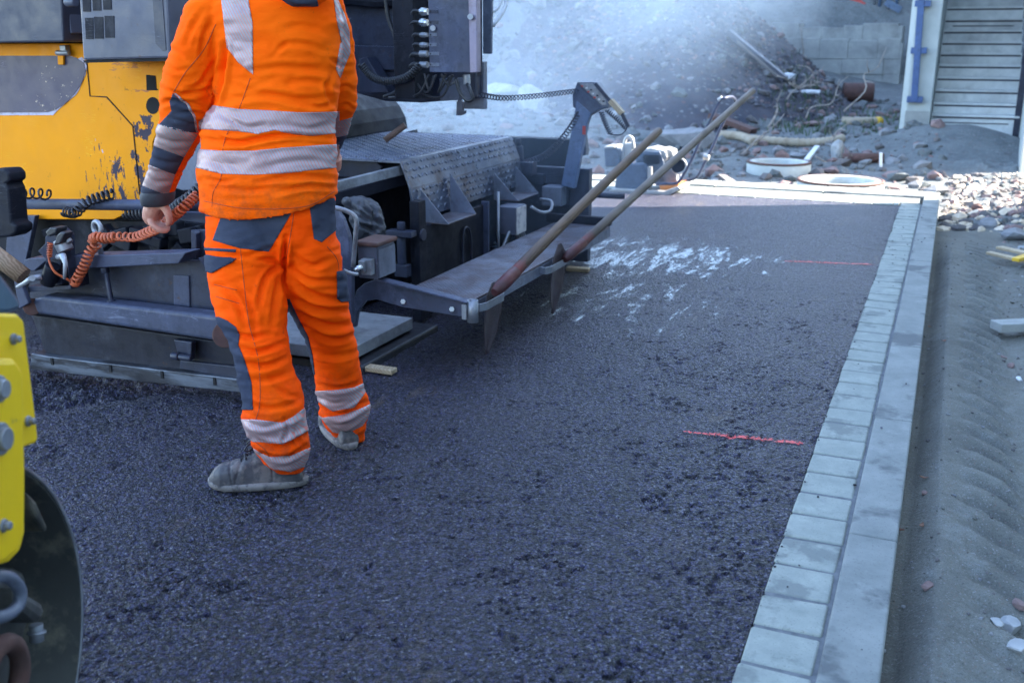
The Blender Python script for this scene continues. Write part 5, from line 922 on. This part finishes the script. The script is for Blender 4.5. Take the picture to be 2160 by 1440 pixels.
# --- jacket
jk = MB(); T = 3.19
tors = [(-105, 585, 660, T, .85), (-75, 560, 668, T, .85), (-50, 510, 685, T, .62), (-25, 465, 702, T, .55), (0, 440, 715, T, .55), (30, 430, 722, T, .56), (60, 435, 722, T, .58), (100, 446, 720, T, .6), (150, 462, 717, T, .62), (200, 456, 713, T, .63), (233, 446, 709, T, .63), (260, 431, 708, T, .62), (283, 425, 706, T, .61), (300, 427, 709, T, .61), (320, 421, 708, T, .62), (357, 419, 708, T, .64), (390, 421, 711, T, .66), (412, 424, 712, T, .66)]
rg = rings(dense(tors, 2), 44, .86)
for k, (yl, ym, yr) in enumerate(((425, 432, 408), (436, 449, 412))):
    c = UH(567, ym, T); w = np.linalg.norm(UH(711, ym, T)-UH(425, ym, T))/2; zf = (lambda yl, ym, yr: (lambda cs: -(((yl+yr)/2-ym)*cs*cs+(yr-yl)/2*cs)*T/2160*1.03))(yl, ym, yr); rg.append(ell(c, w, w*.66, 44, .86, zf))
jk.loft(rg)
armL = [(-20, 425, 500, 3.17, .85), (10, 392, 488, 3.17, .9), (40, 383, 484, 3.17, .95), (80, 371, 478, 3.17, 1.), (110, 361, 474, 3.18, 1.), (147, 348, 468, 3.19, 1.), (187, 341, 458, 3.20, 1.), (217, 338, 450, 3.21, 1.), (253, 338, 440, 3.22, 1.), (283, 334, 427, 3.24, 1.), (320, 325, 408, 3.27, 1.), (353, 314, 390, 3.3, 1.), (397, 303, 372, 3.34, 1.), (412, 301, 365, 3.355, 1.)]
jk.loft(rings(dense(armL, 2), 32, .95))
armR = [(-10, 660, 722, 3.2, .9), (20, 660, 730, 3.22, 1.), (60, 665, 741, 3.24, 1.), (100, 672, 748, 3.26, 1.), (150, 680, 753, 3.28, 1.), (190, 685, 756, 3.3, 1.), (227, 690, 752, 3.33, 1.), (250, 692, 742, 3.37, 1.), (277, 694, 732, 3.42, 1.), (300, 690, 726, 3.47, 1.), (318, 688, 718, 3.5, 1.)]
jk.loft(rings(dense(armR, 2), 28, .95))
v, n_, f = remesh(jk, .0062, 3, .45)
JS = [([(474, 92), (472, 140), (463, 190), (446, 232)], 9, .022), ([(430, 22), (405, 60), (392, 95)], 9, .005), ([(450, 40), (432, 75), (425, 120)], 9, .006), ([(460, 120), (425, 175), (395, 190)], 8, .006),
      ([(342, 186), (385, 200), (450, 186)], 8, .008), ([(338, 222), (370, 212), (430, 228)], 8, .008), ([(372, 240), (410, 236), (440, 247)], 7, .007), ([(425, 256), (405, 262), (360, 248)], 7, .005), ([(352, 140), (372, 150), (400, 146)], 7, .004), ([(350, 100), (375, 112), (392, 130)], 8, .004),
      ([(330, 285), (360, 298), (400, 300)], 7, .004), ([(318, 330), (345, 342), (380, 345)], 7, .004), ([(310, 372), (335, 383), (366, 380)], 7, .004),
      ([(590, 62), (640, 56), (690, 70)], 10, .005), ([(575, 100), (630, 92), (690, 108)], 10, .006), ([(575, 118), (595, 100), (610, 88)], 8, .004), ([(530, 150), (600, 142), (700, 150)], 11, .006), ([(590, 180), (650, 172), (705, 184)], 10, .005), ([(470, 215), (560, 200), (630, 212), (700, 204)], 12, .007), ([(490, 180), (520, 190), (560, 178)], 10, .004),
      ([(700, 160), (690, 190), (706, 225)], 8, .008), ([(640, 222), (680, 226), (708, 214)], 7, .007),
      ([(428, 292), (500, 302), (590, 288), (704, 292)], 9, .013), ([(440, 272), (470, 292), (520, 306)], 7, .006), ([(530, 312), (620, 300), (700, 304)], 7, .007), ([(470, 245), (520, 268), (560, 262)], 8, .004), ([(600, 262), (650, 272), (700, 260)], 8, .004),
      ([(540, 386), (620, 372), (706, 378)], 9, .008), ([(570, 408), (650, 394), (712, 396)], 8, .008), ([(450, 395), (520, 402), (600, 396)], 9, .005), ([(430, 376), (470, 384), (500, 378)], 7, .005), ([(560, 350), (640, 338), (704, 346)], 9, .004),
      ([(690, 120), (725, 140), (750, 138)], 7, .006), ([(705, 190), (730, 182), (752, 195)], 7, .006), ([(708, 232), (730, 222), (748, 232)], 6, .006), ([(725, 60), (735, 80), (745, 110)], 7, .004)]
v = creases(v, n_, JS, 3, .0042); jacket = cloth_obj('jacket', v, f, A_OR, pw)
LT = (2.9, 3.6)
patch(jacket, strip([(419, 256, 273), (428, 250, 273), (447, 222, 274), (503, 230, 277), (543, 232, 283), (580, 234, 275), (627, 237, 284), (660, 237, 286), (697, 236, 282), (716, 235, 281)]), 'reflective_band', A_RF, front=False, dh=(2.85, 3.6))
patch(jacket, strip([(411, 313, 354), (422, 315, 356), (467, 318, 367), (537, 318, 369), (593, 312, 366), (650, 308, 360), (716, 304, 353)]), 'reflective_band', A_RF, front=False, dh=(2.85, 3.6))
patch(jacket, [[(462, -40), (470, -60), (512, -60), (524, 0), (533, 50), (534, 158), (528, 164), (503, 132), (480, 113), (473, 67), (468, 10)]], 'shoulder_stripe', A_RF)
patch(jacket, [[(698, -10), (712, 0), (726, 30), (737, 67), (717, 93), (710, 45)], [(717, 93), (737, 67), (738, 113), (717, 165), (708, 147)]], 'shoulder_stripe', A_RF)
patch(jacket, [[(365, 198), (393, 220), (408, 247), (413, 280), (375, 276), (362, 234), (358, 214)], [(362, 234), (376, 276), (336, 263)]], 'elbow_patch', A_GR)
patch(jacket, [[(365, 196), (369, 196), (397, 218), (393, 221)], [(393, 221), (397, 218), (412, 246), (408, 248)], [(408, 248), (412, 246), (417, 278), (413, 280)]], 'piping', A_RF3, .0032)
patch(jacket, [[(330, 262), (338, 262), (417, 283), (388, 331), (320, 306)]], 'sleeve_band', A_RF3, dh=(2.9, 3.6))
patch(jacket, [[(316, 305), (388, 331), (369, 368), (306, 344)]], 'sleeve_panel', A_GR)
patch(jacket, [[(306, 344), (369, 368), (354, 412), (296, 390)]], 'sleeve_band', A_RF3)
patch(jacket, [[(296, 390), (356, 411), (362, 425), (290, 425)]], 'sleeve_panel', A_GR)
patch(jacket, [[(692, 262), (745, 247), (736, 284), (692, 292)]], 'sleeve_band', A_RF3, dh=(3.3, 3.7)); patch(jacket, [[(692, 292), (736, 284), (722, 330), (690, 326)]], 'sleeve_panel', A_GR, dh=(3.3, 3.7))
cf = rings([(404, 300, 368, 3.345, 1.), (410, 297, 368, 3.35, 1.), (424, 298, 366, 3.36, 1.), (432, 300, 357, 3.365, 1.), (434, 304, 352, 3.365, 1.), (428, 306, 352, 3.36, 1.)], 32)
MB().loft(cf, caps=False).build('cuff', A_TARP, pw, fix=True)
cf = rings([(304, 690, 722, 3.475, 1.), (322, 690, 715, 3.5, 1.), (330, 692, 713, 3.52, 1.)], 24); MB().loft(cf, caps=False).build('cuff', A_TARP, pw)
# seams
def seam(pts, dh, name='seam', m=None, r_=.0011):
    Q = spline([(x, y, 0) for x, y in pts], 60)[:, :2]; bv = bpy.data.meshes; from mathutils.bvhtree import BVHTree
    src = dh; bt = BVHTree.FromPolygons([tuple(q.co) for q in src.data.vertices], [tuple(p.vertices) for p in src.data.polygons]); base = np.array(pw['_w']); P = []
    for x, y in Q:
        h = bt.ray_cast(Vector(CAM-base), Vector(ray(x, y)))
        if h[0] is not None: P.append(np.array(h[0])+base-nz(ray(x, y))*.0006)
    if len(P) > 3: MB().tube(P, r_, 5).build(name, m or A_SEAM, pw, fix=False)
A_SEAM = surf('seam_thread', (.42, .06, .012), (.3, .05, .01), 30, .8)
for p_ in ([(528, 165), (505, 228), (473, 300), (467, 370), (450, 405), (447, 436)], [(455, 52), (430, 105), (390, 155), (366, 195)], [(430, 424), (500, 438), (570, 441), (650, 434), (706, 404)]): seam(p_, jacket)
# hood
hd_ = rings([(-85, 560, 690, 3.12, .6), (-60, 552, 702, 3.1, .6), (-35, 556, 704, 3.08, .6), (-15, 575, 700, 3.07, .5), (2, 598, 690, 3.07, .4), (12, 615, 670, 3.07, .3)], 36)
v, n_, f = remesh(MB().loft(hd_), .006, 4); v = creases(v, n_, [([(575, -20), (600, 2), (650, 14)], 8, .006), ([(560, -30), (620, -6), (690, -12)], 8, .006)], 4, .004); hood = cloth_obj('hood', v, f, A_OR, pw)
patch(hood, [[(585, -14), (660, -40), (672, 14), (655, 22), (604, 10)]], 'hood_lining', A_GR, .003)
# --- trousers
tr = MB()
LL = [(415, 450, 600, 3.19, .95), (440, 438, 610, 3.19, .95), (456, 437, 612, 3.19, .98), (496, 437, 606, 3.18, 1.02), (530, 438, 602, 3.17, 1.02), (549, 439, 598, 3.16, 1.0), (584, 442, 598, 3.14, .98), (616, 449, 601, 3.12, .96), (650, 456, 604, 3.1, .95), (673, 463, 606, 3.09, .95), (704, 484, 607, 3.07, 1.), (735, 494, 610, 3.05, 1.05), (767, 500, 613, 3.04, 1.05), (811, 508, 631, 3.02, 1.), (851, 517, 640, 3.0, 1.0), (875, 510, 643, 3.0, 1.), (909, 525, 649, 2.99, .95), (935, 536, 651, 2.99, .92), (960, 552, 649, 2.99, .9), (978, 566, 645, 2.99, .9), (992, 584, 642, 2.99, .9)]
RL = [(415, 570, 705, 3.2, .95), (440, 560, 706, 3.2, .98), (456, 570, 706, 3.2, 1.), (496, 580, 708, 3.2, 1.05), (530, 590, 717, 3.2, 1.05), (549, 597, 722, 3.21, 1.05), (585, 598, 727, 3.22, 1.05), (620, 602, 730, 3.24, 1.05), (655, 614, 735, 3.26, 1.05), (687, 630, 742, 3.28, 1.), (709, 644, 747, 3.3, 1.), (758, 656, 757, 3.32, 1.), (802, 665, 763, 3.34, 1.), (822, 668, 766, 3.35, 1.), (842, 671, 777, 3.36, 1.), (869, 674, 778, 3.37, 1.), (891, 684, 774, 3.375, 1.), (912, 702, 771, 3.38, 1.), (928, 722, 769, 3.38, .95)]
tr.loft(rings(dense(LL, 2), 36, .92)); tr.loft(rings(dense(RL, 2), 36, .92)); tr.loft(rings([(410, 445, 702, 3.19, .55), (456, 440, 706, 3.19, .6), (500, 455, 705, 3.19, .58), (540, 480, 705, 3.19, .5), (556, 520, 690, 3.19, .4)], 40))
v, n_, f = remesh(tr, .0062, 3, .45)
TS = [([(604, 500), (600, 550), (600, 640)], 8, .018), ([(600, 550), (560, 590), (545, 650)], 9, .009), ([(596, 570), (580, 630), (575, 690)], 9, .008), ([(520, 545), (560, 548), (596, 556)], 8, .009), ([(470, 535), (520, 540), (580, 520)], 9, .006),
      ([(605, 560), (650, 590), (722, 592)], 9, .009), ([(606, 575), (660, 622), (728, 632)], 10, .010), ([(618, 630), (680, 655), (738, 655)], 10, .011), ([(625, 660), (690, 688), (745, 684)], 10, .011), ([(640, 690), (700, 716), (752, 706)], 9, .009), ([(660, 745), (710, 752), (755, 742)], 10, .005), ([(620, 540), (660, 560), (700, 545)], 9, .006),
      ([(460, 600), (500, 640), (520, 690)], 10, .007), ([(500, 600), (530, 650), (540, 710)], 10, .006), ([(470, 690), (520, 712), (570, 704)], 9, .008), ([(500, 735), (545, 742), (604, 722)], 9, .010), ([(505, 765), (560, 772), (612, 752)], 9, .009), ([(516, 800), (570, 800), (622, 782)], 10, .007), ([(575, 800), (600, 830), (634, 838)], 9, .006), ([(520, 850), (570, 862), (636, 846)], 9, .006),
      ([(512, 884), (560, 900), (640, 870)], 8, .006), ([(530, 925), (590, 944), (648, 916)], 8, .013), ([(552, 955), (600, 966), (646, 942)], 7, .008), ([(600, 880), (605, 910), (596, 935)], 7, .008), ([(620, 900), (628, 925), (640, 940)], 7, .006),
      ([(668, 812), (715, 818), (766, 806)], 8, .006), ([(672, 860), (720, 876), (776, 846)], 8, .014), ([(690, 895), (730, 915), (770, 890)], 7, .007), ([(672, 836), (700, 850), (730, 845)], 6, .006)]
v = creases(v, n_, TS, 8, .0045); trs = cloth_obj('trousers', v, f, A_OT, pw)
patch(trs, [[(478, 430), (616, 440), (616, 449), (584, 502), (567, 531), (507, 524), (449, 507), (467, 456)]], 'back_pocket', A_GR)
patch(trs, [[(434, 428), (466, 432), (464, 459), (434, 456)]], 'waistband', A_GR)
patch(trs, [[(651, 420), (704, 418), (712, 440), (708, 486), (678, 511), (662, 504)]], 'back_pocket', A_GR, .0025)
patch(trs, [[(430, 522), (498, 526), (497, 532), (430, 528)]], 'dark_trim', A_GR); fl = patch(trs, [[(430, 540), (441, 538), (499, 547), (495, 571), (482, 588), (448, 576), (430, 586)]], 'pocket_flap', A_GR, .006, sol=.003)
MB().prism([UH(x, y, 3.13) for x, y in ((418, 544), (446, 538), (452, 560), (447, 578), (440, 584), (430, 562))], FH*.004).build('flap_corner', A_GR, fl, bevel=.0015)
patch(trs, [[(709, 573), (735, 568), (735, 636), (718, 638), (710, 629)]], 'side_pocket', A_GR, .006, sol=.003)
patch(trs, hstrip([(668, 440, 462), (676, 445, 480), (690, 450, 498), (706, 460, 506), (727, 470, 503), (758, 480, 516), (807, 490, 531), (864, 500, 534)]), 'knee_panel', A_GR)
patch(trs, hstrip([(620, 590, 606), (669, 605, 629), (709, 625, 650), (750, 640, 660), (790, 650, 665)]), 'inner_panel', A_GR, dh=(3.15, 3.6))
LD, RD_ = (2.7, 3.16), (3.15, 3.7)
patch(trs, strip([(500, 884, 905), (511, 884, 912), (533, 884, 931), (547, 885, 932), (596, 891, 936), (620, 877, 925), (656, 848, 904)]), 'reflective_band', A_RF2, front=False, dh=LD)
patch(trs, strip([(535, 945, 950), (551, 955, 963), (569, 963, 984), (578, 963, 989), (613, 960, 994), (657, 942, 978)]), 'reflective_band', A_RF2, front=False, dh=LD)
patch(trs, strip([(660, 824, 842), (672, 824, 847), (702, 823, 867), (747, 817, 859), (770, 806, 828)]), 'reflective_band', A_RF2, front=False, dh=RD_)
patch(trs, strip([(668, 872, 876), (680, 880, 884), (702, 878, 911), (727, 874, 916), (764, 860, 898), (784, 850, 868)]), 'reflective_band', A_RF2, front=False, dh=RD_)
A_SEAM2 = A_SEAM
for p_ in ([(507, 524), (515, 600), (525, 680), (545, 760), (548, 850), (534, 900)], [(620, 450), (612, 500), (604, 545)], [(690, 520), (712, 550), (716, 600)], [(536, 930), (560, 950), (578, 985)], [(452, 600), (500, 612)], [(455, 625), (505, 640)]): seam(p_, trs)
# --- boots
A_BOOT = surf('dusty_leather_boot', (.045, .042, .05), (.085, .078, .085), 14, .6, 0, .5, 70, .003, dirt=(.17, .14, .13), dsc=17, dlo=.5, dhi=.6); A_SOLE = surf('dusty_boot_sole', (.17, .15, .15), (.26, .235, .225), 14, .85, 0, .5, 80, dirt=(.06, .055, .06), dsc=20, dlo=.5, dhi=.6)
def boot(heel, toe, tilt=0.):
    heel, toe = np.array(heel), np.array(toe); d = nz((toe-heel)*[1, 1, 0]); s_ = np.array([-d[1], d[0], 0]); L = .31
    def pt(x, y, z): return heel+d*(x*.9)+s_*y*.92+UPV*z*.98
    st_ = [(-.008, .045, .03), (0, .06, .036), (.03, .105, .041), (.06, .15, .042), (.1, .158, .042), (.13, .135, .042), (.16, .112, .044), (.2, .096, .05), (.24, .088, .053), (.275, .08, .05), (.298, .068, .038), (.316, .046, .02)]
    rg = []
    for x, h, w in st_:
        row = []
        for k in range(20):
            t = math.pi*2*k/20; cs, sn = math.cos(t), math.sin(t); zz = .022+max(0, sn)**.75*(h-.022) if sn > 0 else .022
            row.append(pt(x, w*math.copysign(abs(cs)**.75, cs)*(1-.28*max(0, sn)*(h > .1)), zz))
        rg.append(row)
    v, n_, f = remesh(MB().loft(rg), .0034, 2, .5); v = v+n_*(.003*fbm3(v*30, 3, 2))[:, None]; P_ = (v-heel)@d; Z_ = v[:, 2]; v = v-n_*(.0035*np.exp(-((P_-.215-.12*(Z_-.07))/.0035)**2)+.003*np.exp(-((P_-.085)/.0035)**2)+.003*np.exp(-((P_-.185+.3*(Z_-.08))/.006)**2))[:, None]; b = cloth_obj('boot', v, f, A_BOOT, pw)
    so = []
    for z, g in ((0.002, .002), (.004, .006), (.016, .009), (.023, .009), (.026, .005)):
        so.append([pt(.152+(.166+g)*math.copysign(abs(math.cos(t))**.85, math.cos(t))-.003, (.047+g+.006*math.cos(t-.3))*math.copysign(abs(math.sin(t))**.8, math.sin(t)), z+.010*max(0, math.cos(t))**6) for t in np.linspace(0, 2*math.pi, 41)[:-1]])
    MB().loft(so).build('sole', A_SOLE, b)
    lc_ = MB()
    for k in range(4): x = .15+.017*k; z = .142-.0165*k; lc_.tube(spline([pt(x, -.02, z-.008), pt(x+.006, 0, z+.003), pt(x, .02, z-.008)], 8), .003, 6)
    for sg in (-1, 1): lc_.tube(spline([pt(.152, 0, .148), pt(.17, sg*.018, .152), pt(.186, sg*.028, .135), pt(.17, sg*.02, .13), pt(.155, 0, .142)], 16), .0026, 6)
    lc_.build('laces', A_RUB, b, fix=False)
boot(UH(636, 1008, 3.02)*[1, 1, 0]+[0, 0, .0], UH(443, 1006, 2.99)*[1, 1, 0]); hb_ = UH(739, 945, 3.31)*[1, 1, 0]; boot(hb_, hb_-RT*.13+FH*.27)

# ================================================================== SMOKE over the paver and the hill foot
sm = NT('hot_mix_smoke'); t_ = sm.t; t_.nodes.remove(sm.b); vol = t_.nodes.new('ShaderNodeVolumePrincipled'); t_.links.new(vol.outputs[0], t_.nodes['Material Output'].inputs['Volume'])
vol.inputs['Color'].default_value = (.60, .79, 1, 1); vol.inputs['Anisotropy'].default_value = .1
puffs = [((-4.9, 9.5, 1.9), 2.7, .55), ((-2.7, 10.8, 2.5), 2.0, 1.1), ((-2.4, 6.0, .75), 1.2, .42), ((-3.2, 7.6, 1.2), 1.7, .5)]
acc = None
for c_, r_, a_ in puffs:
    k_ = sm.math('MULTIPLY', sm.math('POWER', sm.near(c_, 0, r_), 1.3), a_); acc = k_ if acc is None else sm.math('MAXIMUM', acc, k_)
ns = sm.ramp(sm.noise(.55, 5, .6, sm.vec((1, 1, 1.3))), .38, .66, .12, 1)
sm.put(vol.inputs['Density'], sm.math('MULTIPLY', sm.math('MULTIPLY', acc, ns), .56))
tag(MB().span((-7.6, 5.0, .02), (-1.2, 12.9, 4.4)).build('smoke', sm.m), 'pale blue smoke drifting from the hot asphalt over the paver', None, None, 'stuff')
